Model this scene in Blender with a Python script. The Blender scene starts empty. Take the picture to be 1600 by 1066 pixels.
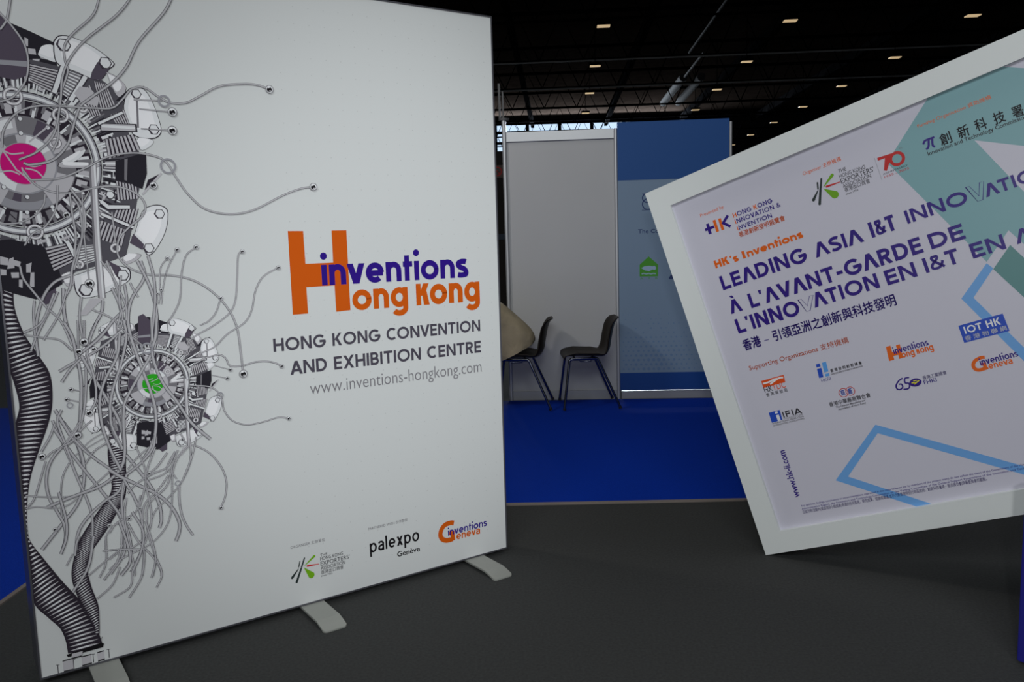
import bpy, math, random
from mathutils import Vector, Matrix
random.seed(7)
SC = bpy.context.scene
COL = SC.collection
PI = math.pi
# ------------------------------------------------------------------ camera
def make_camera():
    pitch, roll, h = 0.121322, -0.0283611, 1.51214
    cp, sp, cr, sr = math.cos(pitch), math.sin(pitch), math.cos(roll), math.sin(roll)
    fwd = Vector((0, cp, -sp)); up = Vector((0, sp, cp)); right = Vector((1, 0, 0))
    r2 = cr*right + sr*up; u2 = -sr*right + cr*up
    cd = bpy.data.cameras.new('camera'); cd.sensor_width = 36; cd.lens = 1310*36/1600
    cd.clip_start = .05; cd.clip_end = 400
    co = bpy.data.objects.new('camera', cd); COL.objects.link(co)
    m = Matrix((r2, u2, -fwd)).transposed().to_4x4(); m.translation = (0, 0, h)
    co.matrix_world = m; SC.camera = co
make_camera()
# ------------------------------------------------------------------ world, lights, exposure
SC.view_settings.view_transform = 'Standard'; SC.view_settings.look = 'None'
SC.view_settings.exposure = 0; SC.view_settings.gamma = 1; SC.view_settings.use_curve_mapping = False
wd = bpy.data.worlds.new('hall_air'); SC.world = wd; wd.use_nodes = True
wd.node_tree.nodes['Background'].inputs[0].default_value = (.8, .88, 1, 1)
wd.node_tree.nodes['Background'].inputs[1].default_value = .012
def area(name, loc, target, sx, sy, power, color=(1, 1, 1), spread=180):
    l = bpy.data.lights.new(name, 'AREA'); l.shape = 'RECTANGLE'; l.size = sx; l.size_y = sy
    l.energy = power; l.color = color; l.spread = math.radians(spread)
    o = bpy.data.objects.new(name, l); COL.objects.link(o); o.location = loc
    o.rotation_euler = (Vector(target)-Vector(loc)).to_track_quat('-Z', 'Y').to_euler()
    return o
area('hall_light_front', (-1.5, -7, 7.5), (0, 5, .8), 7, 3, 520, (.95, 1, 1))
area('camera_flash', (-.07, -.6, 1.727), (.35, 5, 1.35), .09, .06, 30, (1, 1, 1))
area('hall_light_over', (1.0, 3.0, 8.5), (1.0, 3.4, 0), 5, 4, 90, (1, .98, .93))
area('booth_light', (-2.2, 5.2, 3.6), (1.2, 7.8, .9), .5, .3, 28, (1, .95, .88))
def spot(name, loc, target, power, angle, color):
    l = bpy.data.lights.new(name, 'SPOT'); l.energy = power; l.color = color; l.spot_size = math.radians(angle); l.spot_blend = 1; l.shadow_soft_size = .12
    o = bpy.data.objects.new(name, l); COL.objects.link(o); o.location = loc
    o.rotation_euler = (Vector(target)-Vector(loc)).to_track_quat('-Z', 'Y').to_euler()
spot('added_box_spot', (2.6, -.6, 3.0), (-.42, 3.66, 1.25), 470, 34, (.97, 1, 1))  # added lamp, gives the light box face its brighter middle and dimmer edges
area('daylight', (3, 78, 10.2), (3, 40, 12), 26, 4, 15000, (.8, .9, 1))
# ------------------------------------------------------------------ helpers
def lin(c):
    return tuple(((x/255)/12.92 if x/255 <= .04045 else ((x/255+.055)/1.055)**2.4) for x in c)
MATS = {}
def mat(name, rgb, rough=.6, metal=0, emit=0, spec=.5, noise=None, coat=0, bump=None):
    if name in MATS: return MATS[name]
    m = bpy.data.materials.new(name); m.use_nodes = True; nt = m.node_tree; b = nt.nodes['Principled BSDF']
    c = (*lin(rgb), 1)
    b.inputs['Base Color'].default_value = c; b.inputs['Roughness'].default_value = rough
    b.inputs['Metallic'].default_value = metal; b.inputs['Specular IOR Level'].default_value = spec
    b.inputs['Coat Weight'].default_value = coat
    if emit:
        b.inputs['Emission Color'].default_value = c; b.inputs['Emission Strength'].default_value = emit
    if noise or bump:
        tc = nt.nodes.new('ShaderNodeTexCoord'); nz = nt.nodes.new('ShaderNodeTexNoise')
        nz.inputs['Scale'].default_value = (noise or bump)[0]; nz.inputs['Detail'].default_value = 6
        nt.links.new(tc.outputs['Object'], nz.inputs['Vector'])
        if noise:
            k = noise[1]; r = nt.nodes.new('ShaderNodeValToRGB')
            r.color_ramp.elements[0].position = .3; r.color_ramp.elements[1].position = .7
            r.color_ramp.elements[0].color = (*[x*(1-k) for x in c[:3]], 1); r.color_ramp.elements[1].color = (*[min(1, x*(1+k)) for x in c[:3]], 1)
            nt.links.new(nz.outputs['Fac'], r.inputs['Fac']); nt.links.new(r.outputs['Color'], b.inputs['Base Color'])
        if bump:
            bp = nt.nodes.new('ShaderNodeBump'); bp.inputs['Strength'].default_value = bump[1]; bp.inputs['Distance'].default_value = bump[2] if len(bump) > 2 else .002
            nt.links.new(nz.outputs['Fac'], bp.inputs['Height']); nt.links.new(bp.outputs['Normal'], b.inputs['Normal'])
    MATS[name] = m; return m
def link(name, me, parent=None):
    o = bpy.data.objects.new(name, me); COL.objects.link(o)
    if parent: o.parent = parent
    return o
def tag(o, label=None, cat=None, group=None, kind=None):
    for k, v in (('label', label), ('category', cat), ('group', group), ('kind', kind)):
        if v: o[k] = v
    return o
def empty(name, mtx, label, cat, group=None):
    o = bpy.data.objects.new(name, None); COL.objects.link(o); o.empty_display_size = .2
    o.matrix_world = mtx if isinstance(mtx, Matrix) else Matrix.Translation(mtx)
    return tag(o, label, cat, group)
class MB:
    def __init__(s): s.v = []; s.f = []; s.sm = []
    def add(s, v, f, smooth=False):
        n = len(s.v); s.v += [tuple(p) for p in v]; s.f += [tuple(i+n for i in q) for q in f]; s.sm += [smooth]*len(f)
    def box(s, x0, x1, y0, y1, z0, z1, m=None):
        v = [Vector((x, y, z)) for x in (x0, x1) for y in (y0, y1) for z in (z0, z1)]
        if m: v = [m @ p for p in v]
        s.add(v, [(0, 1, 3, 2), (4, 6, 7, 5), (0, 4, 5, 1), (2, 3, 7, 6), (0, 2, 6, 4), (1, 5, 7, 3)])
    def tube(s, pts, r, n=10, cap=True):
        pts = [Vector(p) for p in pts]; rings = []; prev = None
        for i, p in enumerate(pts):
            t = (pts[min(i+1, len(pts)-1)]-pts[max(i-1, 0)]).normalized()
            if prev is None:
                a = t.orthogonal().normalized()
            else:
                a = (prev - t*prev.dot(t)).normalized()
            prev = a; b = t.cross(a); rr = r[i] if isinstance(r, (list, tuple)) else r
            rings.append([p+(a*math.cos(2*PI*k/n)+b*math.sin(2*PI*k/n))*rr for k in range(n)])
        v = [q for ring in rings for q in ring]
        f = [(i*n+k, i*n+(k+1) % n, (i+1)*n+(k+1) % n, (i+1)*n+k) for i in range(len(pts)-1) for k in range(n)]
        s.add(v, f, True)
        if cap:
            s.add(rings[0], [tuple(range(n))[::-1]]); s.add(rings[-1], [tuple(range(n))])
    def prism(s, poly, axis, a, b):
        """extrude a 2-D outline along axis 'x' or 'y' or 'z' from a to b"""
        def at(p, t):
            return {'x': (t, p[0], p[1]), 'y': (p[0], t, p[1]), 'z': (p[0], p[1], t)}[axis]
        n = len(poly); v = [at(p, a) for p in poly]+[at(p, b) for p in poly]
        s.add(v, [tuple(range(n))[::-1], tuple(range(n, 2*n))]+[(i, (i+1) % n, n+(i+1) % n, n+i) for i in range(n)])
    def build(s, name, m, parent=None, bevel=0):
        me = bpy.data.meshes.new(name); me.from_pydata(s.v, [], s.f); me.update()
        me.polygons.foreach_set('use_smooth', s.sm); me.materials.append(m)
        import bmesh
        bm = bmesh.new(); bm.from_mesh(me); bmesh.ops.recalc_face_normals(bm, faces=bm.faces)
        if bevel:
            bmesh.ops.bevel(bm, geom=[e for e in bm.edges if e.is_manifold and e.calc_face_angle(0) > .6], offset=bevel, segments=2, affect='EDGES', clamp_overlap=True)
        bm.to_mesh(me); bm.free()
        return link(name, me, parent)
def catmull(P, per=6):
    P = [Vector(p) for p in P]
    if len(P) < 3:
        return [P[0].lerp(P[-1], i/per) for i in range(per+1)] if len(P) == 2 else P
    Q = [P[0]*2-P[1]]+P+[P[-1]*2-P[-2]]; out = []
    for i in range(1, len(Q)-2):
        a, b, c, d = Q[i-1:i+3]
        for k in range(per):
            t = k/per
            out.append(.5*((2*b)+(c-a)*t+(2*a-5*b+4*c-d)*t*t+(3*b-a-3*c+d)*t**3))
    out.append(P[-1]); return out
# ------------------------------------------------------------------ printed artwork, in metres on its own panel
INK = {'orange': (228, 100, 18), 'violet': (48, 22, 128), 'grey': (74, 70, 82), 'midgrey': (120, 118, 124), 'black': (22, 20, 24), 'dark': (46, 40, 50), 'ink': (40, 38, 46),
       'slate': (42, 52, 52), 'green': (112, 168, 28), 'red': (196, 40, 40), 'blue': (38, 78, 190), 'white': (236, 236, 240), 'redorange': (226, 82, 26), 'sky': (92, 160, 230),
       'yellow': (228, 218, 60), 'navy': (44, 62, 110), 'leaf': (70, 148, 44), 'paleblue': (152, 178, 205), 'lightgrey': (186, 184, 190), 'ringgrey': (150, 150, 158), 'pale': (222, 224, 228), 'plum': (84, 76, 90),
       'pink': (204, 22, 122), 'discgreen': (44, 168, 34), 'teal': (131, 174, 181), 'darkteal': (96, 144, 145), 'bandblue': (112, 168, 228), 'edge': (84, 82, 90), 'core': (172, 172, 176)}
STEP = 2e-5
def clipped(pts, faces, cols, c):
    """cut the printed shapes off at the edge of their panel"""
    inside = lambda p: c[0] <= p[0] <= c[1] and c[2] <= p[1] <= c[3]
    if all(inside(p) for p in pts): return pts, faces, cols
    out = []; oc = []; P = [tuple(p) for p in pts]
    for f, col in zip(faces, cols):
        q = [P[i] for i in f]
        for ax, lim, sg in ((0, c[0], 1), (0, c[1], -1), (1, c[2], 1), (1, c[3], -1)):
            r = []
            for i, a in enumerate(q):
                b = q[i-1]; ia = (a[ax]-lim)*sg >= 0; ib = (b[ax]-lim)*sg >= 0
                if ia != ib:
                    t = (lim-b[ax])/(a[ax]-b[ax]); r.append((b[0]+(a[0]-b[0])*t, b[1]+(a[1]-b[1])*t))
                if ia: r.append(a)
            q = r
            if not q: break
        if len(q) >= 3: out.append(q); oc.append(col)
    v = []; fs = []
    for q in out: fs.append(tuple(range(len(v), len(v)+len(q)))); v += q
    return v, fs, oc
class Sheet:
    """flat printed shapes in (u, v) metres; later shapes lie a hair in front of earlier ones they overlap"""
    def __init__(s, base=.0006): s.v = []; s.f = []; s.c = []; s.boxes = []; s.base = base; s.clip = None
    def put(s, pts, faces, cols):
        if isinstance(cols, str): cols = [cols]*len(faces)
        if s.clip:
            pts, faces, cols = clipped(pts, faces, cols, s.clip)
            if not faces: return
        xs = [p[0] for p in pts]; ys = [p[1] for p in pts]; b = (min(xs), max(xs), min(ys), max(ys))
        lv = 0
        for q in s.boxes:
            if q[4] >= lv and q[0] < b[1] and b[0] < q[1] and q[2] < b[3] and b[2] < q[3]: lv = q[4]+1
        s.boxes.append((*b, lv)); n = len(s.v); y = -(s.base+lv*STEP)
        s.v += [(p[0], y, p[1]) for p in pts]; s.f += [tuple(i+n for i in q) for q in faces]; s.c += cols
    def poly(s, pts, col):
        from mathutils.geometry import tessellate_polygon
        tri = tessellate_polygon([[Vector((p[0], p[1], 0)) for p in pts]])
        s.put(pts, [tuple(t) for t in tri], col)
    def ribbon(s, pts, prof, cols):
        """prof: offsets across (fractions of 1), metres; cols: colour between neighbouring offsets"""
        P = [Vector(p) for i, p in enumerate(pts) if i == 0 or (Vector(p)-Vector(pts[i-1])).length > 1e-6]; out = []; m = len(prof)
        for i, p in enumerate(P):
            t = P[min(i+1, len(P)-1)]-P[max(i-1, 0)]
            t = t.normalized() if t.length else Vector((1, 0)); nrm = Vector((-t.y, t.x))
            if 0 < i < len(P)-1:
                t0 = (P[i]-P[i-1]).normalized(); c = max(.35, abs(t0.dot(t)))
                k = 1/c
            else: k = 1
            out += [tuple(p+nrm*o*k) for o in prof]
        f = []; cc = []
        for i in range(len(P)-1):
            for j in range(m-1):
                f.append((i*m+j, i*m+j+1, (i+1)*m+j+1, (i+1)*m+j)); cc.append(cols[j])
        s.put(out, f, cc)
    def stroke(s, pts, w, col, smooth=1, outline=0):
        P = catmull(pts) if smooth else [Vector(p) for p in pts]
        s.ribbon(P, [-w/2, w/2], [col])
    def wire(s, pts, w):
        s.ribbon(catmull(pts), [-w*.5, -w*.34, -w*.02, w*.18, w*.34, w*.5], ['edge', 'core', 'lightgrey', 'core', 'edge'])
    def ellipse(s, x, y, rx, ry, col, n=28, r0=0, a0=0, a1=360):
        full = a1-a0 >= 360; A = [math.radians(a0+(a1-a0)*i/n) for i in range(n if full else n+1)]
        if r0 == 0 and full:
            s.put([(x+rx*math.cos(a), y+ry*math.sin(a)) for a in A], [tuple(range(n))], col); return
        k = r0/rx; p = [(x+rx*math.cos(a)*t, y+ry*math.sin(a)*t) for a in A for t in (1, k)]; m = len(A)
        f = [(2*i, 2*((i+1) % m), 2*((i+1) % m)+1, 2*i+1) for i in range(m if full else m-1)]
        s.put(p, f, col)
    def ball(s, x, y, r):
        s.ellipse(x, y, r, r, 'midgrey', 20); s.ellipse(x, y, r*.84, r*.84, 'pale', 20)
        s.ellipse(x-.05*r, y-.1*r, r*.66, r*.6, 'black', 18); s.ellipse(x+.12*r, y-.4*r, r*.3, r*.16, 'lightgrey', 12); s.ellipse(x-.2*r, y+.42*r, r*.26, r*.16, 'white', 12)
    def text(s, body, u0, u1, v, cap, col, bold=0, ref='H', vertical=None):
        marks = {}
        if ':' in col:
            col, rest = col.split(':'); col = 'violet' if col == 'V' else col; idx, c2 = rest.split('=')
            marks = {int(i): c2 for i in idx.split(',')}
        cjk = any(ord(ch) > 0x2e80 for ch in body)
        names = [col]+sorted(set(marks.values()))
        me = text_mesh(body, 0 if cjk else bold, [names.index(marks.get(i, col)) for i in range(len(body))])
        if me is None: return
        vs, fs, mi = me; x0 = min(p[0] for p in vs); x1 = max(p[0] for p in vs)
        h = ref_height(ref, body); kx = (u1-u0)/(x1-x0); ky = cap/h
        shifts = [(0, 0)] if not (cjk and bold) else [(-bold, 0), (bold, 0), (0, bold), (0, -bold)]
        pts = []; faces = []; cc = []
        for dx, dy in shifts:
            n = len(pts)
            for p in vs:
                a, b = u0+(p[0]-x0+dx)*kx, v+(p[1]+dy)*ky
                pts.append((a, b) if vertical is None else (vertical-(b-v), a))
            faces += [tuple(i+n for i in q) for q in fs]; cc += [names[k] for k in mi]
        s.put(pts, faces, cc)
    def build(s, name, parent, matfn):
        me = bpy.data.meshes.new(name); me.from_pydata(s.v, [], s.f); names = sorted(set(s.c))
        for n in names: me.materials.append(matfn(n))
        me.polygons.foreach_set('material_index', [names.index(c) for c in s.c]); me.update()
        nf = [p.normal.y for p in me.polygons]
        for p, ny in zip(me.polygons, nf):
            if ny > 0: p.flip()
        me.update(); return link(name, me, parent)
_REF = {}
def text_mesh(body, bold, mids):
    cu = bpy.data.curves.new('lettering', 'FONT'); cu.body = body; cu.size = 1; cu.offset = bold; cu.resolution_u = 3
    mx = max(mids)+1
    for i in range(mx): cu.materials.append(bpy.data.materials.get('_m%d' % i) or bpy.data.materials.new('_m%d' % i))
    for i, k in enumerate(mids): cu.body_format[i].material_index = k
    o = bpy.data.objects.new('lettering', cu); COL.objects.link(o); bpy.context.view_layer.update()
    me = bpy.data.meshes.new_from_object(o.evaluated_get(bpy.context.evaluated_depsgraph_get()))
    out = ([(p.co.x, p.co.y) for p in me.vertices], [tuple(p.vertices) for p in me.polygons], [p.material_index for p in me.polygons])
    bpy.data.objects.remove(o); bpy.data.curves.remove(cu); bpy.data.meshes.remove(me)
    return out if out[0] else None
def ref_height(ref, body):
    key = 'x' if ref == 'x' else 'H'
    if key not in _REF: _REF[key] = max(p[1] for p in text_mesh(key, 0, [0])[0])
    if all(ord(ch) > 0x2e80 or ch == ' ' for ch in body): return .78
    return _REF[key]
def draw(sh, items):
    for it in items:
        k = it[0]
        if k == 'P': sh.poly(it[2], it[1])
        elif k == 'S': sh.stroke(it[3], it[2], it[1], it[4])
        elif k == 'T': sh.text(*it[1:])
        elif k == 'X': stroke_text(sh, *it[1:])
        elif k == 'TV': sh.text(it[1], it[3], it[4], it[2], it[5], it[6], it[7], it[8], vertical=it[2])
        elif k == 'R': sh.ellipse(it[2], it[3], it[4], it[4], it[1], 32, it[4]-it[5])
        elif k == 'D': sh.ball(it[2], it[3], it[4])
        elif k == 'E': sh.ellipse(it[2], it[3], it[4], it[5], it[1])
        elif k == 'W': sh.wire(it[2], it[1])
        elif k == 'B':
            a, b = Vector(it[2][0]), Vector(it[2][1]); t = (b-a).normalized(); n = Vector((-t.y, t.x)); pts = []
            for i in range(9): x = PI/2+PI*i/8; pts.append(a+(t*math.cos(x)+n*math.sin(x))*it[3]/2)
            for i in range(9): x = -PI/2+PI*i/8; pts.append(b+(t*math.cos(x)+n*math.sin(x))*it[4]/2)
            sh.poly([tuple(p) for p in pts], it[1])
        elif k == 'H':
            L = catmull([p[0] for p in it[1]], 20); Q = catmull([p[1] for p in it[1]], 20); n = it[2]
            mids = [(a+b)/2 for a, b in zip(L, Q)]; acc = [0]
            for i in range(1, len(mids)): acc.append(acc[-1]+(mids[i]-mids[i-1]).length)
            def at(d):
                d = max(0, min(d, acc[-1]-1e-6)); i = max(j for j in range(len(acc)-1) if acc[j] <= d)
                t = (d-acc[i])/max(1e-9, acc[i+1]-acc[i]); return L[i].lerp(L[i+1], t), Q[i].lerp(Q[i+1], t)
            for i in range(n):
                a0, b0 = at(acc[-1]*i/n); a1, b1 = at(acc[-1]*(i+1)/n)
                sh.put([tuple(a0), tuple(b0), tuple(b1), tuple(a1)], [(0, 1, 2, 3)], 'dark')
                g = lambda s_, t: tuple((a0.lerp(b0, s_)).lerp(a1.lerp(b1, s_), t))
                sh.put([g(.05, .45), g(.3, .22), g(.7, .2), g(.94, .45), g(.7, .62), g(.3, .66)], [(0, 1, 2, 3, 4, 5)], 'lightgrey')
                sh.put([g(.3, .3), g(.5, .26), g(.62, .3), g(.62, .55), g(.3, .55)], [(0, 1, 2, 3, 4)], 'pale')
def draw_engine(sh, cx, cy, R, disc, items, back=False):
    T = (lambda p: (cx+p[0]*R, cy+p[1]*R)) if not back else (lambda p: (cx-p[0]*R, cy-p[1]*R))
    for it in items:
        k = it[0]
        if back and k in ('A', 'seg', 'disc'): continue
        if k == 'P':
            P = [T(p) for p in it[2]]
            if it[3]:
                m = sum((Vector(p) for p in P), Vector((0, 0)))/len(P)
                C = [tuple(p) for p in catmull(P+[P[0]], 3)[:-1]]
                sh.poly([tuple(m+(Vector(p)-m)*1.04) for p in C], 'dark'); sh.poly(C, it[1])
                sh.poly([tuple(m+(Vector(p)-m)*.72+Vector((-.06*R, .08*R))) for p in C], 'white')
            else: sh.poly(P, it[1])
        elif k == 'S': sh.stroke([T(p) for p in it[3]], it[2]*R, it[1], it[4])
        elif k == 'F':
            a, b, c, d = [Vector(T(p)) for p in it[1]]; n = abs(it[2]); ab = it[2] < 0; sh.poly([tuple(a), tuple(b), tuple(c), tuple(d)], it[4])
            for i in range(n):
                t0 = (i+.2)/n; t1 = (i+.78)/n
                if not ab:
                    q = [a.lerp(b, t0), a.lerp(b, t1), d.lerp(c, t1), d.lerp(c, t0)]
                else: q = [a.lerp(d, t0), a.lerp(d, t1), b.lerp(c, t1), b.lerp(c, t0)]
                sh.put([tuple(p) for p in q], [(0, 1, 2, 3)], it[3])
        elif k == 'bolt':
            x, y = T(it[1:3]); r = it[3]*R
            sh.ellipse(x, y, r, r, 'dark', 6); sh.ellipse(x, y, r*.84, r*.84, 'pale', 6)
            sh.put([(x+r*.85*math.cos(t), y+r*.85*math.sin(t)) for t in (2.2, 3.0, 3.9, 4.6, 4.3, 3.6)], [(0, 1, 2, 3, 4, 5)], 'plum')
            sh.put([(x+r*.8*math.cos(t), y+r*.8*math.sin(t)) for t in (4.9, 5.4, 5.9)], [(0, 1, 2)], 'midgrey')
        elif k == 'ball': x, y = T(it[1:3]); sh.ball(x, y, it[3]*R)
        elif k == 'ring':
            x, y = T(it[1:3]); r = it[3]*R; w = it[4]*R
            sh.ellipse(x, y, r+.02*R, r+.02*R, 'dark', 22, r-w-.02*R); sh.ellipse(x, y, r, r, 'lightgrey', 22, r-w); sh.ellipse(x, y, r-w*.3, r-w*.3, 'white', 22, r-w*.6)
        elif k == 'A': sh.ellipse(cx, cy, it[3]*R, it[3]*R, it[1], 56, it[2]*R)
        elif k == 'seg': sh.ellipse(cx, cy, it[5]*R, it[5]*R, it[1], 8, it[4]*R, it[2], it[3])
        elif k == 'segc':
            o_ = 180 if back else 0; sh.ellipse(cx, cy, it[5]*R, it[5]*R, it[1], 3, it[4]*R, it[2]+o_, it[3]+o_)
        elif k == 'disc': sh.ellipse(cx, cy, R, R, disc, 40)
# ------------------------------------------------------------------ bold sans lettering drawn from strokes (cap or x-height = 1)
def arc(cx, cy, rx, ry, a0, a1, n=18):
    return [(cx+rx*math.cos(math.radians(a0+(a1-a0)*i/n)), cy+ry*math.sin(math.radians(a0+(a1-a0)*i/n))) for i in range(n+1)]
GW = {'L': .56, 'E': .58, 'F': .54, 'H': .74, 'I': 0, 'N': .78, 'V': .84, 'Λ': .84, 'A': .86, 'À': .84, 'X': .78, 'K': .72, 'T': .68, 'D': .76, 'B': .64, 'R': .66, 'O': 1.0, 'C': .84, 'G': .92, 'S': .6, '&': .8, "'": 0, '-': .34, ' ': .52,
      'i': 0, 'n': .84, 'v': .92, 'e': .96, 't': .52, 'o': 1.02, 's': .72, 'g': .96, 'a': .82, 'l': 0, 'p': .98, 'x': .86}
def glyph(ch, w, k):
    """strokes and polygons of one letter; w: stroke weight, k: width factor -> (advance, strokes, polygons)"""
    a = w/2; W = GW.get(ch, .7)*k; S = []; P = []
    W = max(W, w)
    def vee(x0, x1, top, bot):
        q = min(w*1.16, (x1-x0)*.4); m = (x0+x1)/2; t = (m-x0-q)/(m-x0-q/2); ap = top+(bot-top)*t
        P.append([(x0, top), (x0+q, top), (m, ap), (m+q/2, bot), (m-q/2, bot)]); P.append([(x1, top), (x1-q, top), (m, ap), (m-q/2, bot), (m+q/2, bot)])
        return q
    def bar(x0, y0, x1, y1, q): P.append([(x0-q/2, y0), (x0+q/2, y0), (x1+q/2, y1), (x1-q/2, y1)])
    if ch == 'L': S += [[(a, 1), (a, 0)], [(a, a), (W, a)]]
    elif ch in 'EF':
        S += [[(a, 1), (a, 0)], [(a, 1-a), (W, 1-a)], [(a, .51), (W*.94, .51)]]
        if ch == 'E': S += [[(a, a), (W, a)]]
    elif ch == 'H': S += [[(a, 1), (a, 0)], [(W-a, 1), (W-a, 0)], [(a, .51), (W-a, .51)]]
    elif ch == 'I': S += [[(a, 1), (a, 0)]]
    elif ch == 'N': S += [[(a, 1), (a, 0)], [(W-a, 1), (W-a, 0)]]; P.append([(0, 1), (w*1.1, 1), (W, 0), (W-w*1.1, 0)])
    elif ch == 'V': vee(0, W, 1, 0)
    elif ch in 'ΛÀA':
        vee(0, W, 0, 1)
        if ch == 'À': P.append([(W*.28, 1.3), (W*.28+w*1.1, 1.3), (W*.55+w*.3, 1.1), (W*.55-w*.4, 1.1)])
        if ch == 'A': S += [[(W*.22, .3), (W*.78, .3)]]
    elif ch == 'X': bar(w*.58, 1, W-w*.58, 0, w*1.2); bar(W-w*.58, 1, w*.58, 0, w*1.2)
    elif ch == 'K': S += [[(a, 1), (a, 0)]]; bar(W-w*.65, 1, w+.04, .44, w*1.2); P.append([(w*1.3, .52), (w*2.2, .66), (W, 0), (W-w*1.22, 0)])
    elif ch == 'T': S += [[(0, 1-a), (W, 1-a)], [(W/2, 1), (W/2, 0)]]
    elif ch == 'D': S += [[(a, 1), (a, 0)], [(a, 1-a)]+arc(W*.42, .5, W*.58-a, .5-a, 90, -90)+[(a, a)]]
    elif ch == 'B': S += [[(a, 1), (a, 0)], [(a, 1-a)]+arc(W*.5, .75-a/2+.01, W*.44-a, .25-a/2, 90, -90)+[(a, .5)], [(a, .51)]+arc(W*.54, .25+a/2, W*.46-a, .25-a/2+.01, 90, -90)+[(a, a)]]
    elif ch == 'R': S += [[(a, 1), (a, 0)], [(a, 1-a)]+arc(W*.5, .7, W*.47-a, .3-a, 90, -90)+[(a, .4)]]; P.append([(W*.38, .42), (W*.38+w*1.1, .42), (W, 0), (W-w*1.2, 0)])
    elif ch in 'Oo': S += [arc(W/2, .5, W/2-a, .5-a+.01, 0, 372, 36)]
    elif ch == 'C': S += [arc(W*.54, .5, W*.54-a, .5-a+.01, 48, 312, 28)]
    elif ch == 'G': S += [arc(W*.52, .5, W*.52-a, .5-a+.01, 45, 360, 30), [(W*.52, .5-a*.2), (W, .5-a*.2)]]
    elif ch in 'Ss':
        S += [catm([(W-a*.9, .86-a*.2), (W*.72, 1-a), (W*.42, 1-a), (a, .80-a*.15), (a*1.05, .64), (W*.42, .535), (W*.66, .46), (W-a, .33), (W-a*1.1, .18), (W*.56, a), (W*.3, a), (a*.7, .17)])]
    elif ch == '&':
        S += [catm([(W-a*.6, a*.8), (W*.62, .34), (W*.26, .72), (W*.27, .92-a*.3), (W*.44, 1-a), (W*.6, .88), (W*.58, .72), (W*.3, .52), (a, .33), (a*1.2, .16), (W*.36, a), (W*.62, .14), (W*.84, .36), (W*.9, .5)])]; W_ = 1
    elif ch == "'": P.append([(0, 1), (w, 1), (w*.7, .72), (w*.15, .72)])
    elif ch == '-': S += [[(0, .42), (W, .42)]]
    elif ch == 'i': S += [[(a, 1), (a, 0)], 'dot']
    elif ch == 'l': S += [[(a, 1.42), (a, 0)]]
    elif ch == 'n': S += [[(a, 1), (a, 0)], [(a, .55)]+arc(W/2, .56, W/2-a, .45-a, 180, 0, 16)+[(W-a, 0)]]
    elif ch == 'v': vee(0, W, 1, 0)
    elif ch == 'x': bar(w*.6, 1, W-w*.6, 0, w*1.2); bar(W-w*.6, 1, w*.6, 0, w*1.2)
    elif ch == 'e': S += [arc(W/2, .5, W/2-a, .5-a+.01, 0, 312, 28), [(a, .5-a*.15), (W-a*.4, .5-a*.15)]]
    elif ch == 't': S += [[(W*.42, 1.3), (W*.42, 0)], [(0, 1-a), (W, 1-a)]]
    elif ch == 'g': S += [arc(W/2, .5, W/2-a, .5-a+.01, 0, 372, 32), [(W-a, 1), (W-a, -.05)]+arc(W/2, -.05, W/2-a, .4-a, 0, -150, 16)]
    elif ch == 'p': S += [arc(W/2, .5, W/2-a, .5-a+.01, 0, 372, 32), [(a, 1), (a, -.42)]]
    elif ch == 'a': S += [catm([(W*.1, .82-a*.3), (W*.3, 1-a), (W*.62, 1-a*.95), (W-a, .76), (W-a, .5), (W-a, 0)]), catm([(W-a, .58), (W*.45, .54), (a*1.02, .38), (a*1.05, .2), (W*.38, a), (W*.66, .1), (W-a, .3)])]
    return W, S, P
def catm(p): return [tuple(q) for q in catmull(p, 5)]
def stroke_text(sh, body, u0, u1, v, cap, col, w, gap):
    """fit the word between u0 and u1 on baseline v"""
    marks = {}
    if ':' in col:
        col, rest = col.split(':'); col = 'violet' if col == 'V' else col; idx, c2 = rest.split('='); marks = {int(i): c2 for i in idx.split(',')}
    T = (u1-u0)/cap; lo, hi = .3, 3
    def width(k): return sum(max(GW.get(c, .7)*k, w) if c != ' ' else .52*k for c in body)+sum(0 if ' ' in body[i:i+2] else gap*k*kern(body[i], body[i+1]) for i in range(len(body)-1))
    for _ in range(40):
        k = (lo+hi)/2
        if width(k) < T: lo = k
        else: hi = k
    x = 0
    for i, c in enumerate(body):
        if c == ' ': x += .52*k; continue
        W, S, P = glyph(c, w, k); cc = marks.get(i, col); M = lambda p: (u0+(x+p[0])*cap, v+p[1]*cap)
        q = w*.78 if c == '&' else w
        for s in S:
            if s == 'dot':
                p = M((w/2, 1.42)); sh.ellipse(p[0], p[1], w*.62*cap, w*.62*cap, cc, 18)
            else: sh.ribbon([M(p) for p in s], [-q/2*cap, q/2*cap], [cc])
        for p in P: sh.poly([M(q) for q in p], cc)
        x += W+(0 if i+1 == len(body) or body[i+1] == ' ' else gap*k*kern(c, body[i+1]))
def kern(a, b):
    if a in 'ΛAÀVT' and b in 'VTΛAOCG' and a != b: return .05
    if a in 'LK' and b in 'VT': return .2
    if a in 'OoDe' and b in 'OoCGeΛV' or a in 'oe' and b in 'vtsg' or a in 'v' and b in 'eo': return .5
    if a in 'CGOD' and b in 'OCGSTX' or a in 'XT' and b in 'OCGS': return .4
    if a in "ΛAVv" or b in "ΛAVv": return .5
    return 1

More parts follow.
